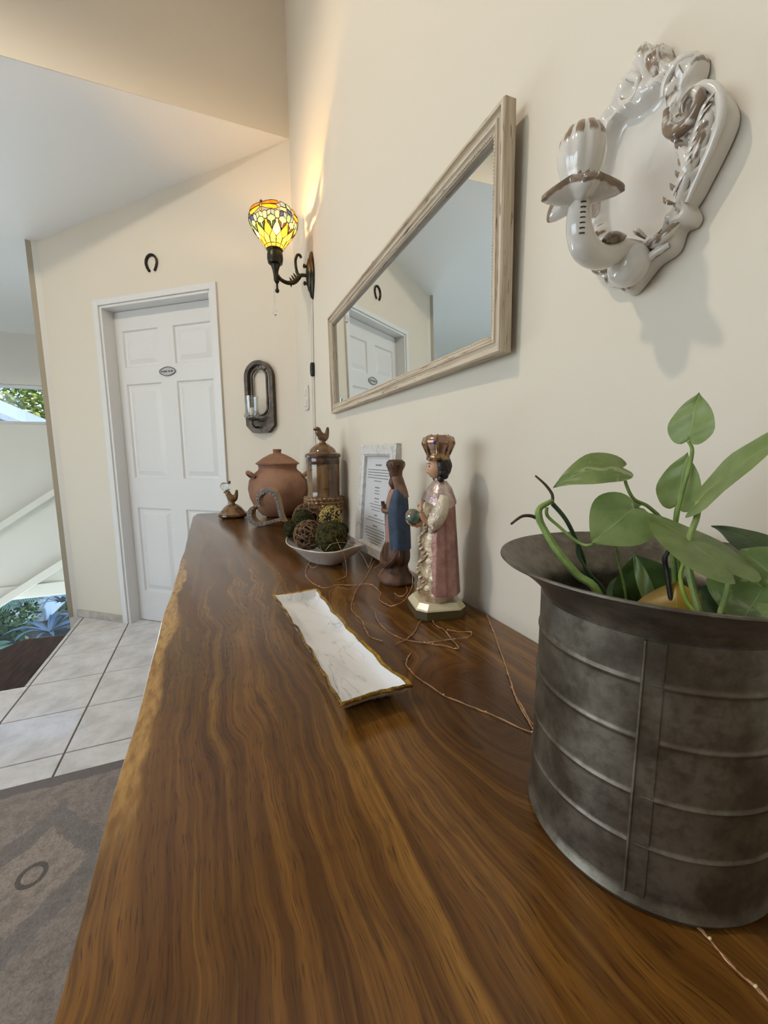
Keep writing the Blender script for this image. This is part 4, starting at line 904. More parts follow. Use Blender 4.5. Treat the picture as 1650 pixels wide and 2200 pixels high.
for P in ([(.296, 1.400, .024, .004), (.304, 1.392, .028, .007), (.316, 1.388, .028, .006), (.326, 1.392, .025, .003)], [(.304, 1.382, .024, .004), (.318, 1.378, .027, .006), (.332, 1.374, .026, .005)],
          [(.340, 1.402, .024, .003), (.350, 1.396, .028, .006), (.364, 1.402, .027, .005), (.374, 1.410, .024, .002)], [(.398, 1.402, .022, .004), (.390, 1.392, .027, .006), (.378, 1.386, .029, .006), (.364, 1.384, .027, .004)],
          [(.345, 1.356, .022, .004), (.352, 1.364, .028, .006), (.362, 1.370, .027, .004)], [(.330, 1.400, .024, .002), (.336, 1.408, .030, .004), (.344, 1.414, .026, .001)]):
    relief(P, 0, .7, 'acanthus')
# boss, arm, dish and candle cup
SY = .342
def antique_obj(g, fn, name, parent=cs): g.c = [fn(v) for v in g.v]; return g.obj(name, M['antique'], parent, world=True, colattr='paint', angle=60)
antique_obj(G().ball((WX-.030, SY, 1.376), .022, 24, 16, (.9, 1, 1)), lambda v: .0, 'boss')
armo = antique_obj(G().tube(catmull([(WX-.025, SY, 1.388, .014), (WX-.046, SY, 1.388, .012), (WX-.072, SY, 1.378, .0125), (WX-.094, SY, 1.381, .0135), (WX-.106, SY, 1.398, .0125), (WX-.107, SY, 1.424, .0105)], 6), seg=20), lambda v: .0, 'arm')
for k in range(7):
    z = 1.418-.0048*k; a0 = -2.1
    g = G().tube([(WX-.107+.0118*math.cos(a0+d), SY+.0118*math.sin(a0+d), z-.001*abs(d)) for d in (-.22, 0, .22)], .0007, 5); g.obj('brush_mark', M['dark_paint'], armo, world=True)
g = G().tube(catmull([(WX-.045, SY-.003, 1.402, .004), (WX-.062, SY-.006, 1.396, .009), (WX-.080, SY-.009, 1.388, .003)], 5), seg=10, flat=.6); g.obj('brush_leaf', M['brown_paint'], armo, world=True)
DX, DZ = WX-.108, 1.424; R = []; cols = []
for j, (k, dz) in enumerate(((.20, -.004), (.55, -.003), (.85, .001), (1.0, .005), (1.0, .0085), (.96, .0095), (.6, .004), (.2, .003))):
    ring = []
    for i in range(80):
        a = 2*PI*i/80; lob = 1+.55*(abs(math.cos(2.5*(a-.35)))**2.2-.42); rr_ = .0305*k*(1+(lob-1)*min(1, k*1.1)); up = .006*k*k*math.cos(5*(a-.35))
        ring.append((DX+rr_*math.cos(a), SY+rr_*math.sin(a), DZ+dz-up)); cols.append(1.25 if j in (3, 4, 5) else 0)
    R.append(ring)
G().rings(R, True, True, True, cols).obj('drip_dish', M['antique'], cs, world=True, colattr='paint', angle=60)
CK = .74
cupp = [(.014, 1.428), (.021, 1.433), (.0215, 1.438), (.0200, 1.441), (.0245, 1.450), (.0280, 1.462), (.0292, 1.474), (.0270, 1.487), (.0215, 1.496), (.0150, 1.500), (.0140, 1.496), (.0180, 1.486), (.016, 1.47)]
cupp = [(r_*CK, 1.428+(z-1.428)*.88) for r_, z in cupp]
g = G().lathe(cupp, 64, DX, SY, mod=lambda a, z, j: 1+(.09*abs(math.cos(5*a)) if 3 < j < 9 else 0)-.03)
g.c = []
for j, (r_, z) in enumerate(cupp):
    for i in range(64):
        a = 2*PI*i/64; pet = abs(math.cos(5*a)); v_ = 0
        if j in (7, 8): v_ = 1.1 if pet > .42 else .2
        if j in (2, 3): v_ = .85*(.4+abs(math.sin(7*a)))
        g.c.append(v_)
g.obj('candle_cup', M['antique'], cs, world=True, colattr='paint', angle=60)
# ================================================================== THINGS ON THE CONSOLE
def bird(g, c, s=1.0, flip=-1):
    P = [(-.027, .046, .0016), (-.021, .0475, .0055), (-.013, .047, .0095), (-.009, .036, .0115), (-.002, .026, .0140), (.006, .021, .0145), (.013, .024, .0115), (.018, .034, .0080), (.0205, .046, .0058), (.021, .055, .0035)]
    g.tube(catmull([(c[0]+x*s, c[1], c[2]+z*s, r*s) for x, z, r in P], 4), seg=14)
    g.lathe([(.011*s, c[2]+.000), (.0095*s, c[2]+.010*s), (.012*s, c[2]+.020*s)], 18, c[0]+.003*s, c[1]); return g
# clay pot
PX, PY = .306, 2.10
pot = thing('clay_pot', 'round terracotta pot with lid in the corner of the console', 'pot', (PX, PY, ZS))
G().lathe([(.062, 0), (.085, .008), (.118, .045), (.140, .095), (.147, .140), (.140, .180), (.118, .212), (.098, .228), (.092, .238), (.094, .252), (.098, .258), (.090, .258), (.086, .240), (.11, .20), (.13, .15), (.11, .05), (.03, .012)], 56).obj('body', M['terracotta'], pot)
lid = G().lathe([(.086, .255), (.104, .258), (.106, .264), (.100, .268), (.070, .290), (.040, .306), (.022, .312), (.019, .316), (.021, .330), (.019, .333), (.004, .333)], 56).obj('lid', M['terracotta'], pot)
for a in (PI+.25, -.35):
    c, s = math.cos(a), math.sin(a); t_ = Vector((-s, c, 0))
    base = Vector((c*.128, s*.128, .205))
    P = [base-t_*.026+Vector((0, 0, -.004)), base-t_*.020+Vector((c*.016, s*.016, .010)), base+Vector((c*.022, s*.022, .016)), base+t_*.020+Vector((c*.016, s*.016, .010)), base+t_*.026+Vector((0, 0, -.004))]
    G().tube(catmull([tuple(p)+(.010,) for p in P], 4), seg=10).obj('handle', M['terracotta'], pot)
# bird jar
JX, JY = .384, 1.50
jar = thing('bird_jar', 'tall brown glazed jar with bird-topped lid and rope band', 'jar', (JX, JY, ZS))
G().lathe([(.045, 0), (.052, .006), (.060, .050), (.066, .082), (.068, .100), (.066, .140), (.060, .148), (.0595, .170), (.0605, .22), (.0600, .285), (.058, .295), (.050, .295), (.05, .28)], 56).obj('body', M['drip'], jar)
G().lathe([(.0598, .268), (.0612, .276), (.0612, .290), (.0590, .296)], 48, cap0=False, cap1=False, mod=lambda a, z, j: 1.006+.0*a).obj('dark_glaze_band', M['umber'], jar)
for k in range(4):
    z = .104+.0125*k; P = [((.068+.0016*math.sin(24*a+k*1.5))*math.cos(a), (.068+.0016*math.sin(24*a+k*1.5))*math.sin(a), z+.0018*math.sin(24*a+k*2.1)) for a in [2*PI*i/144 for i in range(144)]]
    G().tube(P, .0072, 8, True).obj('rope_ring', M['rope'], jar)
jl = G().lathe([(.050, .293), (.0645, .294), (.066, .300), (.062, .307), (.050, .312), (.046, .322), (.036, .332), (.030, .336), (.018, .345), (.006, .347)], 48).obj('lid', M['drip'], jar)
G().lathe([(.0648, .2935), (.0668, .300), (.0640, .3062)], 48, cap0=False, cap1=False).obj('dark_rim', M['umber'], jl)
bird(G(), (-.003, 0, .342), 1.12).obj('bird_finial', M['drip'], jl)
# loose bird lid with crystal piece
bl = thing('bird_topped_cover', 'loose brown glazed jar lid with bird handle at the console end', 'bird ornament', (.086, 2.145, ZS))
G().lathe([(.050, 0), (.066, .004), (.072, .012), (.070, .020), (.062, .026), (.058, .030), (.050, .038), (.046, .044), (.036, .054), (.028, .060), (.018, .066), (.004, .068)], 48).obj('dome', M['drip'], bl)
G().lathe([(.0665, .003), (.0728, .010), (.0722, .016), (.0690, .0205)], 48, cap0=False, cap1=False).obj('dark_rim', M['umber'], bl)
bird(G(), (-.004, 0, .064), 1.28).obj('bird_handle', M['drip'], bl)
cg = thing('crystal_figure', 'small clear crystal ball figure perched on the loose bird lid', 'crystal figure', (.056, 2.142, ZS+.136))
G().ball((-.004, 0, .018), .019, 20, 12).obj('crystal_ball', M['crystal'], cg)
G().ball((.020, .002, .017), .013, 12, 8, (.8, 1, 1.3)).obj('crystal_body', M['crystal'], cg)
G().ball((.022, .002, .038), .006, 10, 8).obj('crystal_head', M['rust_iron'], cg)
# heart
heart = thing('heart_ornament', 'open heart-shaped ornament edged with rhinestones leaning on its side', 'ornament', (.225, 1.80, ZS))
def hp(t, k=1.0):
    x = 16*math.sin(t)**3; y = 13*math.cos(t)-5*math.cos(2*t)-2*math.cos(3*t)-math.cos(4*t); return x/17*k, (y+2.5)/17*k
N_ = 72; HO = [hp(2*PI*i/N_) for i in range(N_)]; HS = .096
hr = math.radians(58)
def hl(p, k, d): x, y = p[0]*k*HS, p[1]*k*HS; return (x*math.cos(hr)-y*math.sin(hr), d, x*math.sin(hr)+y*math.cos(hr))
zmin = min(hl(p, 1, 0)[2] for p in HO); fz = -zmin
def hring(k, d): return [(x, y, z+fz) for x, y, z in (hl(p, k, d) for p in HO)]
D2 = .020
HM = Matrix.Rotation(math.radians(-28), 4, 'Z')
R = [hring(1, -D2), hring(1, D2), hring(.76, D2), hring(.76, -D2)]; R.append(R[0])
G().rings(R, True, False, False).xf(HM).obj('band', M['kraft'], heart, angle=50)
R = [hring(1.0, -D2-.0005), hring(.985, -D2-.004), hring(.775, -D2-.004), hring(.76, -D2-.0005)]
G().rings(R, True, False, False).xf(HM).obj('rhinestone_face', M['glitter'], heart, angle=60)
g = G()
for i in range(0, N_, 2):
    for k in (.81, .87, .94):
        p = hl(HO[(i+(k > .9)) % N_], k, -D2-.0055); g.ball((p[0], p[1], p[2]+fz), .0024, 6, 4)
st_ = g.xf(HM).obj('rhinestones', M['glitter'], heart); st_['kind'] = 'stuff'

# white boat bowl and decorative balls
BC = Vector((.284, 1.124, ZS)); bang = math.atan2(-.27, .13)
bowl = thing('boat_bowl', 'cream white boat-shaped bowl holding moss and twig balls', 'bowl', tuple(BC), (0, 0, bang))
def boat(a, k):
    c, s = math.cos(a), math.sin(a); L_ = .136 if c > 0 else .150
    x = L_*k*c; y = .083*k*math.copysign(abs(s)**(.92 if c > 0 else 1.25), s); return x, y
R = []
for k, z, lip in ((.45, 0, 0), (.50, .004, 0), (.52, .006, 0), (.66, .018, 0), (.84, .034, .2), (.96, .043, .7), (1.0, .047, 1), (.985, .049, 1), (.94, .043, .7), (.80, .032, .2), (.60, .018, 0), (.40, .012, 0)):
    ring = []
    for i in range(72):
        a = 2*PI*i/72; x, y = boat(a, k); ring.append((x, y, z+lip*.014*(abs(math.cos(a))**6)))
    R.append(ring)
G().rings(R).obj('dish', M['porcelain'], bowl, angle=60)
rim = []
for i in range(72):
    a = 2*PI*i/72; x, y = boat(a, .995); rim.append((x, y, .0485+.014*(abs(math.cos(a))**6)))
G().tube(rim, .0018, 6, True).obj('rim_line', M['porcelain'], bowl)
def moss(label, c, r, mat, seed):
    t = thing('moss_ball', label, 'moss ball', (c[0], c[1], c[2]-r), group='decorative balls in the bowl')
    g = G().ball((0, 0, r), r, 56, 40, mod=lambda d: 1+.05*noise.noise(d*3+Vector((seed, 0, 0)))+.035*noise.noise(d*17+Vector((seed, 2, 0)))); g.obj('ball', M[mat], t)
    q = G(); rg_ = random.Random(seed)
    for i in range(1100):
        d = Vector((rg_.gauss(0, 1), rg_.gauss(0, 1), rg_.gauss(0, 1))).normalized(); b = d.orthogonal().normalized(); b.rotate(__import__('mathutils').Quaternion(d, rg_.uniform(0, 6.28)))
        p = Vector((0, 0, r))+d*r*.98; l = rg_.uniform(.001, .0032); e_ = (d+b*rg_.uniform(-.8, .8)).normalized()
        q.add([p-b*.0006, p+b*.0006, p+e_*l], [(0, 1, 2)])
    o = q.obj('moss_fibres', M[mat], t, smooth=False); o['kind'] = 'stuff'
    return t
def twigball(label, c, r, seed, core=.9):
    t = thing('twig_ball', label, 'twig ball', (c[0], c[1], c[2]-r), group='decorative balls in the bowl'); g = G(); rg_ = random.Random(seed)
    for i in range(44):
        n_ = Vector((rg_.gauss(0, 1), rg_.gauss(0, 1), rg_.gauss(0, 1))).normalized(); a = n_.orthogonal().normalized(); b = n_.cross(a); off = rg_.uniform(-.5, .5)*r; rr_ = math.sqrt(r*r-off*off)*rg_.uniform(.94, 1.0); a0 = rg_.uniform(0, 6)
        P = [tuple(Vector((0, 0, r))+n_*off+(a*math.cos(a0+u)+b*math.sin(a0+u))*rr_*(1+.03*math.sin(5*u+i)))+(rg_.uniform(.0011, .0017),) for u in [5.2*k/20 for k in range(21)]]
        g.tube(P, seg=5)
    o = g.obj('twigs', M['twig'], t); o['kind'] = 'stuff'
    G().ball((0, 0, r), r*.70, 20, 14).obj('dark_core', M['core'], t); return t
moss('large dark green moss ball in front in the bowl', (.293, 1.074, ZS+.078), .0445, 'moss', 1)
twigball('brown twig ball beside the large moss ball in front', (.240, 1.122, ZS+.080), .0415, 2)
t = thing('seed_ball', 'small golden seed-covered ball on top of the pile', 'seed ball', (.311, 1.142, ZS+.122-.032), group='decorative balls in the bowl')
G().ball((0, 0, .032), .028, 20, 14).obj('core', M['core'], t); g = G(); rg = random.Random(9)
for i in range(430):
    d = Vector((rg.gauss(0, 1), rg.gauss(0, 1), rg.gauss(0, 1))).normalized(); p = Vector((0, 0, .032))+d*.0290*rg.uniform(.96, 1.14); g.ball(p, rg.uniform(.0022, .0034), 5, 4)
o = g.obj('seeds', M['kernel'], t); o['kind'] = 'stuff'
twigball('brown twig ball at the back of the bowl', (.268, 1.262, ZS+.106), .046, 5)
moss('small moss ball resting against the back twig ball', (.240, 1.190, ZS+.116), .029, 'moss_dark', 3)
moss('small moss ball at the pointed end of the bowl', (.214, 1.232, ZS+.080), .026, 'moss_dark', 4)
moss('small moss ball half hidden under the golden seed ball', (.338, 1.126, ZS+.086), .020, 'moss_dark', 6)

# marble-print picture frame leaning on the wall
FWd, FHt = .245, .330; lean = math.radians(4.5)
FM = Matrix.Translation((.421, 1.115, ZS+.003)) @ Matrix.Rotation(math.radians(3), 4, 'Z') @ Matrix.Rotation(lean, 4, 'Y')     # local: -x out of the picture, y along wall, z up
pf = thing('picture_frame', 'marble-patterned photo frame with a printed page leaning on the wall', 'picture frame', mat=FM)
b = .036; D_ = .020
def frail(y0, y1, z0, z1, m): return
pr = [(0, D_), (0, 0), (.004, -.003), (.028, -.003), (.034, .001), (.036, .010)]
for L_, H_, rot, tr in ((FWd/2, 0, 0, (0, 0, 0)), (FWd/2, 0, PI, (0, 0, FHt)), (FHt/2, 0, PI/2, (0, FWd/2, FHt/2)), (FHt/2, 0, -PI/2, (0, -FWd/2, FHt/2))):
    R = [[(d, sg*(L_-w_), w_) for w_, d in pr] for sg in (-1, 1)]
    g = G().rings(R, True, True, True).xf(Matrix.Translation(tr) @ Matrix.Rotation(rot, 4, 'X')); g.obj('frame_rail', M['marble_frame'], pf, angle=25)
G().box(.012, .018, -FWd/2+.005, FWd/2-.005, .005, FHt-.005).obj('backing', M['frame_back'], pf, smooth=False)
pg = G().box(.0100, .0118, -FWd/2+.034, FWd/2-.034, .034, FHt-.034).obj('printed_page', M['paper'], pf, smooth=False)
g = G(); rg = random.Random(5)
def words(z, w_, h, x0=0):
    y = -w_/2
    while y < w_/2:
        l = rg.uniform(.006, .014); l = min(l, w_/2-y)
        g.box(.0093, .0099, x0+y, x0+y+l, z-h/2, z+h/2); y += l+.0025
z = FHt-.060; words(z, .040, .0045)
for k in range(4): words(z-.014-.008*k, .145, .0024)
words(z-.047, .05, .0024); z -= .066
for hd, lines in ((.030, (.03, .034)), (.030, (.03, .09, .08, .06)), (.020, (.11, .14)), (.03, (.13, .14, .13, .11, .09, .06))):
    words(z, hd, .0036); z -= .0095
    for w_ in lines: words(z, w_, .0022); z -= .0085
    z -= .006
g.obj('printed_text', M['ink'], pg, smooth=False)
G().box(.0070, .0076, -FWd/2+.034, FWd/2-.034, .034, FHt-.034).obj('glass', M['frame_glass'], pf, smooth=False)

# tray
TC = Vector((.153, .609, ZS)); tra = math.atan2(.8125-.41, .1445-.162)
tray = thing('trinket_tray', 'long white marbled ceramic tray with a wavy gold rim', 'tray', tuple(TC), (0, 0, tra))
HL, HWt = .203, .0455
def tring(k, z, o=0.0):
    P = []
    n1, n2 = 40, 12
    def w(t, s): return .0013*math.sin(t*17+s)+.0007*math.sin(t*31+2*s)
    cx = lambda y: 1+.030*(y*y)                      # corners flare out
    for i in range(n1): t = -1+2*i/n1; P.append((HL*k*t, -(HWt-.003*(1-t*t)*2)*k+w(t, 1)*k))
    for i in range(n2): t = -1+2*i/n2; P.append(((HL-.004*(1-t*t))*k+w(t, 2)*k*.6, HWt*k*t))
    for i in range(n1): t = 1-2*i/n1; P.append((HL*k*t, (HWt-.003*(1-t*t)*2)*k+w(t, 3)*k))
    for i in range(n2): t = 1-2*i/n2; P.append((-(HL-.004*(1-t*t))*k+w(t, 4)*k*.6, HWt*k*t))
    return [(x*(1 if o == 0 else 1), y, z+.0014*math.sin(x*60)*(k > .93)+.004*(abs(x)/HL)**4*(k > .93)) for x, y in P]
def tring2(dx, dy, z):
    base = tring(1.0, z); return [(x*(1-dx/HL), y*(1-dy/HWt), zz if dx < .012 else z) for x, y, zz in base]
G().rings([tring2(.030, .016, 0), tring2(.026, .013, .004), tring2(.010, .007, .010), tring2(.001, .0012, .0205), tring2(.0, .0, .0225), tring2(.004, .003, .0225), tring2(.014, .010, .0125), tring2(.024, .016, .009), tring2(.05, .028, .008), tring2(.15, .040, .0078)]).obj('dish', M['marble_tray'], tray, angle=60)
R = [tring2(.0005, .0005, .0195), tring2(-.0012, -.0012, .0215), tring2(.0, .0, .0238), tring2(.003, .0026, .0236), tring2(.0055, .0045, .0205)]
G().rings(R, True, False, False).obj('gold_rim', M['gold'], tray, angle=60)

# copper fairy lights
fw_ = thing('fairy_lights', 'tangled copper wire string of tiny fairy lights over the wood', 'string lights', (.3, .7, ZS))
g = G(); bulbs = []
for L_ in WIRES:
    P = catmull(L_, 6); Q = []
    for i, p in enumerate(P):
        j = .0005; Q.append((p[0]+rnd.uniform(-j, j)*.6, p[1]+rnd.uniform(-j, j), max(ZS+.0008, p[2]-.0004+abs(math.sin(i*.35))*.0014)))
    g.tube(Q, .00055, 5)
    g.tube([(x+.0009*math.sin(i*.9), y+.0009*math.cos(i*.9), z_+.0004) for i, (x, y, z_) in enumerate(Q)], .00045, 4)
    bulbs += [Q[i] for i in range(4, len(Q), 11)]
g.obj('copper_wire', M['copper'], fw_, world=True)
WB = [[(.208, 1.262, .926), (.228, 1.19, .95), (.246, 1.10, .962), (.255, 1.06, .936), (.250, 1.022, .921), (.243, 1.03, .888), (.236, 1.06, .8715), (.232, 1.10, .8715)],
      [(.262, 1.020, .925), (.275, 1.012, .942), (.300, 1.012, .945), (.325, 1.015, .938), (.345, 1.02, .922), (.362, 1.01, .900), (.372, 1.0, .873)],
      [(.290, 1.016, .955), (.297, 1.000, .930), (.302, .992, .918), (.306, .986, .895), (.302, .97, .8715), (.285, .94, .8715), (.262, .93, .8715)],
      [(.372, 1.0, .8715), (.395, 1.03, .890), (.405, 1.075, .910), (.402, 1.12, .915), (.404, 1.18, .905)]]
g = G()
for L_ in WB:
    P = catmull(L_, 6); g.tube(P, .0006, 5); bulbs += [P[i] for i in range(5, len(P), 12)]
g.obj('copper_wire', M['copper'], fw_, world=True)
bm_ = None
for p in bulbs[:60]:
    if bm_ is None:
        o = G().ball((0, 0, 0), .0009, 8, 6, (1.6, 1, 1)).obj('led_bead', M['bulb'], fw_); bm_ = o.data
    else: o = link('led_bead', bm_, None, fw_)
    o.location = Vector(p)-Vector((.3, .7, ZS))+Vector((0, 0, .001))

# ================================================================== FIGURINES
inf = thing('child_figurine', 'painted crowned child figurine in pink cloak holding a green orb', 'figurine', (.385, .662, ZS), (0, 0, math.radians(-12)))
def octa(hx, hy, c, z): return [(hx, -hy+c, z), (hx, hy-c, z), (hx-c, hy, z), (-hx+c, hy, z), (-hx, hy-c, z), (-hx, -hy+c, z), (-hx+c, -hy, z), (hx-c, -hy, z)]
G().rings([octa(.047, .047, .016, 0), octa(.048, .048, .016, .003), octa(.048, .048, .016, .018)]).obj('pedestal', M['base_olive'], inf, smooth=False)
G().rings([octa(.048, .048, .016, .018), octa(.047, .047, .016, .021), octa(.040, .040, .014, .030)], True, False, True).obj('pedestal_top', M['base_cream'], inf, smooth=False)
robe = [(.028, .0, 0, .030, .040), (.040, -.001, 0, .034, .044), (.060, -.002, 0, .032, .041), (.110, -.002, 0, .029, .036), (.160, -.001, 0, .0255, .031), (.200, .001, 0, .0235, .030), (.225, .003, 0, .0215, .028), (.243, .004, 0, .017, .022), (.252, .004, 0, .010, .011), (.258, .002, 0, .008, .008)]
def rel(a, z): return 1+.035*noise.noise(Vector((math.cos(a)*4, math.sin(a)*4, z*60)))+.022*math.sin(9*a)+(.018*math.sin(z*260)*math.sin(7*a) if z < .17 else 0)
ro = G().loft(robe, 6, 72, rel).obj('robe', M['robe_gold'], inf, angle=70)
for k in range(22):                                    # moulded vine relief down the front panel
    t = k/21; z = .045+.125*t; a = PI+.42*math.sin(t*15); rx = .033-.006*t
    G().tube([(rx*1.02*math.cos(a)-.001, rx*1.25*math.sin(a), z, .0008), (rx*1.1*math.cos(a+.1)-.001, rx*1.33*math.sin(a+.1), z+.004, .0034), (rx*1.02*math.cos(a+.25)-.001, rx*1.25*math.sin(a+.25), z+.008, .0008)], seg=6).obj('vine_relief', M['robe_gold'], ro)
# cloak: open shell around the back and sides
R = []
for z, cx, rx, ry, op in [c for c in catmull([(.044, .006, .038, .049, 1.02), (.075, .006, .036, .046, 1.05), (.13, .006, .0325, .0405, 1.1), (.18, .006, .029, .036, 1.2), (.215, .006, .026, .034, 1.35), (.238, .006, .0205, .027, 1.6), (.250, .005, .013, .016, 2.0)], 5)]:
    ring = []
    for i in range(49):
        a = -PI+op*.62+(2*PI-2*op*.62)*i/48; fold = 1+.020*math.sin(11*a)*(1-(z-.04)/.22); ring.append((cx+rx*fold*math.cos(a), ry*fold*math.sin(a), z))
    inner = [(x*.93+cx*.07, y*.93, z_) for x, y, z_ in reversed(ring)]; R.append(ring+inner)
ck = G().rings(R, True, True, True).obj('cloak', M['cloak_pink'], inf, angle=60)
R = []
for z, k, op in ((.205, 1.06, 1.9), (.222, 1.06, 1.7), (.240, 1.05, 1.6), (.252, 1.0, 1.5)):
    rx, ry = {.205: (.0285, .0365), .222: (.0262, .034), .240: (.0205, .027), .252: (.0125, .0155)}[z]
    R.append([(.005+rx*k*math.cos(2*PI*i/48), ry*k*math.sin(2*PI*i/48), z+(.012*math.cos(2*PI*i/48)**2 if z < .21 else 0)) for i in range(48)])
G().rings(R, True, False, False).obj('shoulder_cape', M['cape_silver'], inf, angle=60)
g = G()
for i in range(37):
    pass
for sg in (1, -1):
    P = [(.0+.0185*math.cos(a)*1.0, 0, 0) for a in (0,)]
    for r_i in range(2):
        L_ = []
        for i in range(40):
            a = 2*PI*i/40; rr_ = (.0125+.002*r_i)*(1+.10*math.sin(9*a)); L_.append((-.016-.004*r_i+.0*a, sg*.026+rr_*math.cos(a)*.9, .178+rr_*math.sin(a)*1.05))
        G().tube(L_, .0034, 7, True).obj('lace_cuff', M['lace'], inf)
    G().tube(catmull([(.004, sg*.028, .226, .010), (-.004, sg*.034, .200, .0135), (-.014, sg*.028, .180, .0145), (-.021, sg*.024, .176, .0125)], 5), seg=16).obj('sleeve', M['lace'], inf, angle=60)
# right arm of the figure raised in blessing, the other holds the orb
G().tube(catmull([(-.020, -.022, .178, .0065), (-.031, -.021, .186, .0055), (-.036, -.021, .196, .0055)], 4), seg=10).obj('forearm', M['skin'], inf)
hd = G(); hd.ball((-.0375, -.021, .203), .0068, 12, 8, (.6, .9, 1.1))
for k, (dy, l, bend) in enumerate(((-.0045, .013, 0), (-.0015, .0145, 0), (.0015, .006, 1), (.0045, .005, 1))):
    hd.tube([(-.0375, -.021+dy, .207, .0019), (-.0378-.002*bend, -.021+dy*1.1, .207+l*.55, .0018), (-.038-.005*bend, -.021+dy*1.1, .207+l*(1-.5*bend), .0012)], seg=6)
hd.tube([(-.036, -.0145, .200, .0021), (-.039, -.0115, .206, .0019), (-.040, -.0115, .211, .0013)], seg=6); hd.obj('raised_hand', M['skin'], inf)
hd = G(); hd.tube([(-.020, .023, .172, .0065), (-.030, .023, .168, .006), (-.036, .023, .167, .0055)], seg=10)
for k in range(4): hd.tube([(-.036, .018+.0035*k, .166, .0019), (-.044, .016+.0045*k, .167, .0018), (-.050, .016+.0045*k, .172, .0014), (-.053, .017+.004*k, .178, .001)], seg=6)
hd.tube([(-.034, .030, .168, .002), (-.040, .035, .173, .0019), (-.044, .036, .179, .0013)], seg=6); hd.obj('orb_hand', M['skin'], inf)
G().ball((-.040, .024, .1835), .0152, 24, 16).obj('orb', M['orb'], inf)
head = G()
def facemod(d):
    m = 1.0; f = -d.x
    if f > 0:
        w_ = math.exp(-(d.y*3.2)**2)
        m += .13*math.exp(-((d.z+.12)/.15)**2)*math.exp(-(d.y/.16)**2)*f            # nose
        m += .045*math.exp(-((d.z+.50)/.10)**2)*w_*f-.03*math.exp(-((d.z+.33)/.06)**2)*w_*f   # lips
        m -= .05*math.exp(-((d.z-.10)/.14)**2)*math.exp(-((abs(d.y)-.36)/.16)**2)*f      # eye sockets
        m += .05*math.exp(-((d.z+.78)/.14)**2)*f                                          # chin
    return m
head.ball((-.002, 0, .277), .0195, 40, 28, (.92, .84, 1.06), facemod)
ho = head.obj('head', M['skin'], inf)
for sg in (1, -1):
    G().ball((-.0178, sg*.0062, .2795), .0020, 10, 8, (.6, 1.3, .8)).obj('eye', M['hair'], ho)
    G().tube([(-.0185, sg*.0030, .2838, .0005), (-.0185, sg*.0066, .2850, .0007), (-.0160, sg*.0102, .2838, .0004)], seg=5).obj('eyebrow', M['hair'], ho)
G().tube([(-.0186, -.004, .2672, .0005), (-.0198, 0, .2676, .0011), (-.0186, .004, .2672, .0005)], seg=6).obj('mouth', pmat('painted_lips', (170, 90, 80), .4), ho)
hg = G().ball((.0065, 0, .2800), .0225, 48, 34, (.86, 1.0, 1.0), lambda d: 1+.05*math.sin(12*math.atan2(d.y, d.x)+d.z*9)*(1-abs(d.z))+(.10*max(0, -d.z-.2)) if d.x > -.35 else 1.0-.16*(-d.x-.35))
hg.obj('hair', M['hair'], inf, angle=80)
for sg in (1, -1):
    for k in range(4): G().ball((.002+.007*(k % 2), sg*(.0175-.002*k), .268-.0055*k+.012*(k == 3)), .0068, 12, 8).obj('hair_curl', M['hair'], inf)
cg_ = G().lathe([(.0195, .291), (.0205, .293), (.0200, .301), (.0225, .309), (.0275, .318), (.0285, .325), (.0265, .331), (.0215, .335), (.012, .336), (.002, .334)], 48, .001, 0, mod=lambda a, z, j: 1+(.02*abs(math.sin(4*a)) if j > 2 else 0)).obj('crown', M['crown_pink'], inf, angle=60)
G().lathe([(.0203, .290), (.0215, .292), (.0215, .300), (.0203, .302)], 40, .001, 0, False, False).obj('crown_band', M['crown_gold'], cg_)
for k in range(8):
    a = 2*PI*(k+.5)/8; c, s = math.cos(a), math.sin(a)
    G().tube([(.001+c*.0205, s*.0205, .300, .0018), (.001+c*.0245, s*.0245, .311, .0026), (.001+c*.0285, s*.0285, .321, .0030), (.001+c*.0262, s*.0262, .330, .0026), (.001+c*.016, s*.016, .3355, .0020)], seg=8).obj('crown_rib', M['crown_gold'], cg_)
    a = 2*PI*k/8+.22; G().ball((.001+math.cos(a)*.0285, math.sin(a)*.0285, .3215), .0030, 10, 8).obj('jewel', M['jewel' if k == 5 else 'crown_gold'], cg_)

vg = thing('madonna_figurine', 'carved wooden crowned lady figurine in a blue painted cloak', 'figurine', (.392, .862, ZS), (0, 0, math.radians(-8)))
G().loft([(0, 0, 0, .038, .042), (.006, 0, 0, .043, .046), (.016, -.001, 0, .040, .042), (.028, 0, 0, .030, .032), (.040, .002, 0, .026, .028), (.052, .002, 0, .024, .027)], 4, 28, lambda a, z: 1+.07*noise.noise(Vector((math.cos(a)*2.5, math.sin(a)*2.5, z*40)))).obj('rock_base', M['carved_wood'], vg, angle=25)
G().tube(catmull([(-.012, -.052, .088, .0015), (-.020, -.044, .066, .006), (-.026, -.024, .050, .009), (-.029, 0, .046, .010), (-.026, .024, .050, .009), (-.020, .044, .066, .006), (-.012, .052, .088, .0015)], 5), seg=8).obj('crescent', M['carved_wood'], vg, angle=30)
G().loft([(.046, .002, 0, .025, .032), (.060, .002, 0, .029, .037), (.085, .002, 0, .028, .036), (.10, .002, 0, .026, .034)], 3, 40, lambda a, z: 1+.05*math.sin(14*a)).obj('skirt', M['carved_wood'], vg, angle=50)
G().loft([(.060, .000, 0, .024, .020), (.12, -.003, 0, .023, .017), (.17, -.004, 0, .021, .014), (.20, -.004, 0, .019, .012), (.222, 0, 0, .012, .010)], 4, 24, lambda a, z: 1+.03*math.sin(8*a)).obj('gown', M['rose_cloth'], vg, angle=60)
R = []
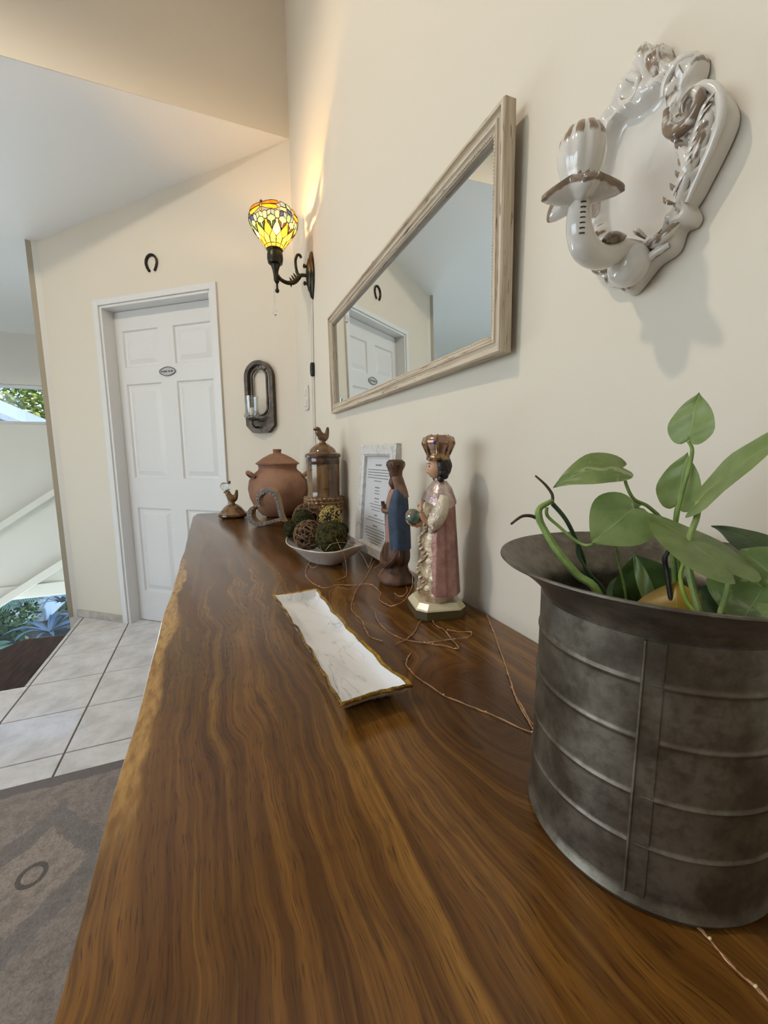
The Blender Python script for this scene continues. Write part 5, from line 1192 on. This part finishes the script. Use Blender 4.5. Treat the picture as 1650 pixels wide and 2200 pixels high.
for z, cx, rx, ry, op in catmull([(.084, .004, .030, .038, .62), (.13, .003, .0295, .036, .52), (.17, .001, .028, .033, .50), (.20, .002, .025, .029, .62), (.222, .004, .0185, .021, .8), (.232, .004, .012, .013, 1.1)], 4):
    ring = [(cx+rx*(1+.02*math.sin(9*a))*math.cos(a), ry*(1+.02*math.sin(9*a))*math.sin(a), z) for a in [-PI+op+(2*PI-2*op)*i/40 for i in range(41)]]
    R.append(ring+[(x*.9+cx*.1, y*.9, z_) for x, y, z_ in reversed(ring)])
G().rings(R, True, True, True).obj('blue_cloak', M['cloak_blue'], vg, angle=50)
G().tube(catmull([(-.012, -.016, .176, .007), (-.027, -.007, .172, .0065), (-.030, 0, .176, .006)], 4), seg=8).obj('sleeve', M['veil_brown'], vg)
G().tube(catmull([(-.012, .016, .176, .007), (-.027, .007, .172, .0065), (-.030, 0, .176, .006)], 4), seg=8).obj('sleeve', M['veil_brown'], vg)
hd = G()
for sg in (1, -1):
    hd.ball((-.031, sg*.003, .181), .0045, 10, 8, (.8, .6, 1.2))
    for k in range(4): hd.tube([(-.031+.0022*k-.003, sg*.0022, .184, .0013), (-.032+.0022*k-.003, sg*.0012, .190, .0012), (-.033+.0022*k-.003, sg*.0008, .195, .0008)], seg=5)
    hd.tube([(-.027, sg*.003, .182, .0014), (-.026, sg*.002, .188, .001)], seg=5)
hd.obj('joined_hands', M['dark_skin'], vg)
vh = G().ball((-.0055, 0, .238), .0125, 32, 22, (.95, .82, 1.18), facemod).obj('head', M['dark_skin'], vg)
R = []
for z, cx, rx, ry, op in catmull([(.204, .006, .0235, .0275, .80), (.218, .006, .0205, .0230, .78), (.232, .004, .0178, .0185, .72), (.246, .001, .0160, .0160, .60), (.257, -.001, .0140, .0140, .35)], 4):
    ring = [(cx+rx*math.cos(a), ry*math.sin(a), z) for a in [-PI+op+(2*PI-2*op)*i/30 for i in range(31)]]
    R.append(ring+[(x*.88+cx*.12, y*.88, z_) for x, y, z_ in reversed(ring)])
G().rings(R, True, True, True).obj('veil', M['veil_brown'], vg, angle=60)
vc = G().lathe([(.0145, .252), (.0155, .257), (.0155, .263), (.0190, .271), (.0212, .278), (.0200, .285), (.0145, .2895), (.003, .2905)], 40, -.001, 0, mod=lambda a, z, j: 1+(.05*abs(math.sin(4*a)) if j > 2 else 0)).obj('crown', M['carved_wood'], vg, angle=40)
for k in range(8):
    a = 2*PI*k/8; c, s = math.cos(a), math.sin(a)
    G().tube([(-.001+c*.0155, s*.0155, .263, .0012), (-.001+c*.0212, s*.0212, .278, .0018), (-.001+c*.0150, s*.0150, .2893, .0012)], seg=6).obj('crown_rib', M['crown_gold'], vc)

# ================================================================== BUCKET + POTHOS
BX, BY = .312, .200; BZ = .2185
bk = thing('galvanized_bucket', 'grey galvanized metal bucket planter with flared rim and ribs', 'bucket', (BX, BY, ZS), (0, 0, math.radians(0)))
pf_ = [(.078, .0), (.0845, .001), (.0865, .005), (.0845, .009)]
zz = .012
ribs = [.048, .083, .122, .160]
def brad(z): return .0835+.0005*math.sin(z*30)
z = .012
while z < .190:
    r_ = brad(z)
    for q in ribs: r_ += .0011*math.exp(-((z-q)/.0015)**2)
    pf_.append((r_, z)); z += .0009
pf_ += [(.0820, .1905), (.0835, .194), (.0890, .2005), (.0975, .2080), (.1080, .2155), (.1145, .2195), (.1160, .2205), (.1155, .2220), (.1075, .2172), (.0965, .2092), (.0870, .2005), (.0805, .1935), (.0795, .186), (.0800, .10), (.0800, .010), (.002, .008)]
pf_ = [(r_, z_*BZ/.2205) for r_, z_ in pf_]
bo = G().lathe(pf_, 96, cap0=True, cap1=True).obj('body', M['galv'], bk, angle=40)
g = G()
sa = math.radians(214)
for k in range(2): pass
R = []
for z_ in [.010+.1785*i/40 for i in range(41)]:
    rr_ = brad(z_)+max(.0011*math.exp(-((z_-q)/.0015)**2) for q in ribs); ring = []
    for da_, h in ((-.075, -.001), (-.070, .0016), (-.058, .0020), (-.048, .0010), (.050, .0006), (.060, .0008), (.072, .0007), (.078, -.001)):
        ring.append(((rr_+h)*math.cos(sa+da_), (rr_+h)*math.sin(sa+da_), z_*BZ/.2205))
    R.append(ring)
G().rings(R, False).obj('side_seam', M['galv'], bk, angle=40)
G().tube([(.1158*math.cos(a), .1158*math.sin(a), .2207*BZ/.2205) for a in [2*PI*i/96 for i in range(96)]], .0013, 6, True).obj('rolled_rim', M['galv'], bk)
so_ = G().lathe([(.079, .120), (.079, .142), (.060, .146), (.03, .143), (.002, .147)], 40).obj('potting_soil', M['soil'], bk); so_['kind'] = 'stuff'

pl_ = thing('pothos_plant', 'green pothos plant with heart-shaped leaves growing in the bucket', 'plant', (BX, BY, ZS+.14))
for c, P in STEMS:
    G().tube(catmull(P, 5), seg=9).obj({'brown': 'aerial_root', 'bark': 'dry_stem'}.get(c, 'stem'), M['stem_'+c], pl_, world=True)
def leaf(B, T, w_, N_, fold, droop, kind):
    B, T, N_ = Vector(B), Vector(T), Vector(N_); L_ = (T-B).length; u = (T-B).normalized(); N_ = (N_-u*N_.dot(u)).normalized(); v = N_.cross(u)
    nu, nv = 18, 8; g = G(); vs_ = []; cs_ = []
    HB = catmull([(0, .0), (-.10, .26), (-.07, .60), (.07, .88), (.24, 1.0), (.44, .93), (.64, .70), (.81, .40), (.92, .16), (1, .004)], 2)
    nu = len(HB)-1
    for i, (bx, by) in enumerate(HB):
        m = i/nu
        for j in range(-nv, nv+1):
            q = j/nv; aq = abs(q); k = aq**.9
            t = m+(bx-m)*k; half = by*w_/2*aq
            p = B+u*(L_*t)+v*half*(1 if q >= 0 else -1)
            h = L_*droop*(4*t*(1-t))*.55+fold*half*1.6-.25*half*half/max(w_, 1e-4)+.0005*math.sin(t*13+q*4)
            vs_.append(tuple(p+N_*h)); cs_.append(max(0.0, 1-half/.0013))
    W_ = 2*nv+1; fs = [(i*W_+j, i*W_+j+1, (i+1)*W_+j+1, (i+1)*W_+j) for i in range(nu) for j in range(2*nv)]
    g.add(vs_, fs, cs_); g.obj('leaf', M['leaf_'+kind], pl_, world=True, colattr='mid', angle=80)
for L_ in LEAVES: leaf(*L_)

# ================================================================== CEILING LAMP (out of view, lights the hall)
cl = thing('ceiling_lamp', 'small pendant ceiling lamp with metal shade high in the hall', 'ceiling lamp', ((-1.3, .95, 3.28)[0], (-1.3, .95, 3.28)[1], 3.45))
G().lathe([(.05, 0), (.05, -.02), (.01, -.025)], 24).obj('canopy', M['plastic_white'], cl)
G().tube([(0, 0, -.02), (0, 0, (-1.3, .95, 3.28)[2]-3.45+.09)], .006, 8).obj('rod', M['plastic_white'], cl)
G().lathe([(.02, (-1.3, .95, 3.28)[2]-3.45+.10), (.06, (-1.3, .95, 3.28)[2]-3.45+.085), (.075, (-1.3, .95, 3.28)[2]-3.45+.06), (.072, (-1.3, .95, 3.28)[2]-3.45+.06), (.055, (-1.3, .95, 3.28)[2]-3.45+.08), (.015, (-1.3, .95, 3.28)[2]-3.45+.092)], 32).obj('shade', M['plastic_white'], cl)
G().ball((0, 0, (-1.3, .95, 3.28)[2]-3.45+.065), .022, 16, 10).obj('bulb', pmat('warm_bulb', (255, 240, 215), .4, emis=((255, 236, 205), 20)), cl)
kd = bpy.data.lights.new('ceiling_light', 'SPOT'); kd.spot_size = math.radians(166); kd.spot_blend = .3; kd.energy = 70; kd.color = (1.0, .86, .70); kd.shadow_soft_size = .05
ko = bpy.data.objects.new('ceiling_light', kd); COL.objects.link(ko); ko.location = ((-1.3, .95, 3.28)[0], (-1.3, .95, 3.28)[1], (-1.3, .95, 3.28)[2]-.01)
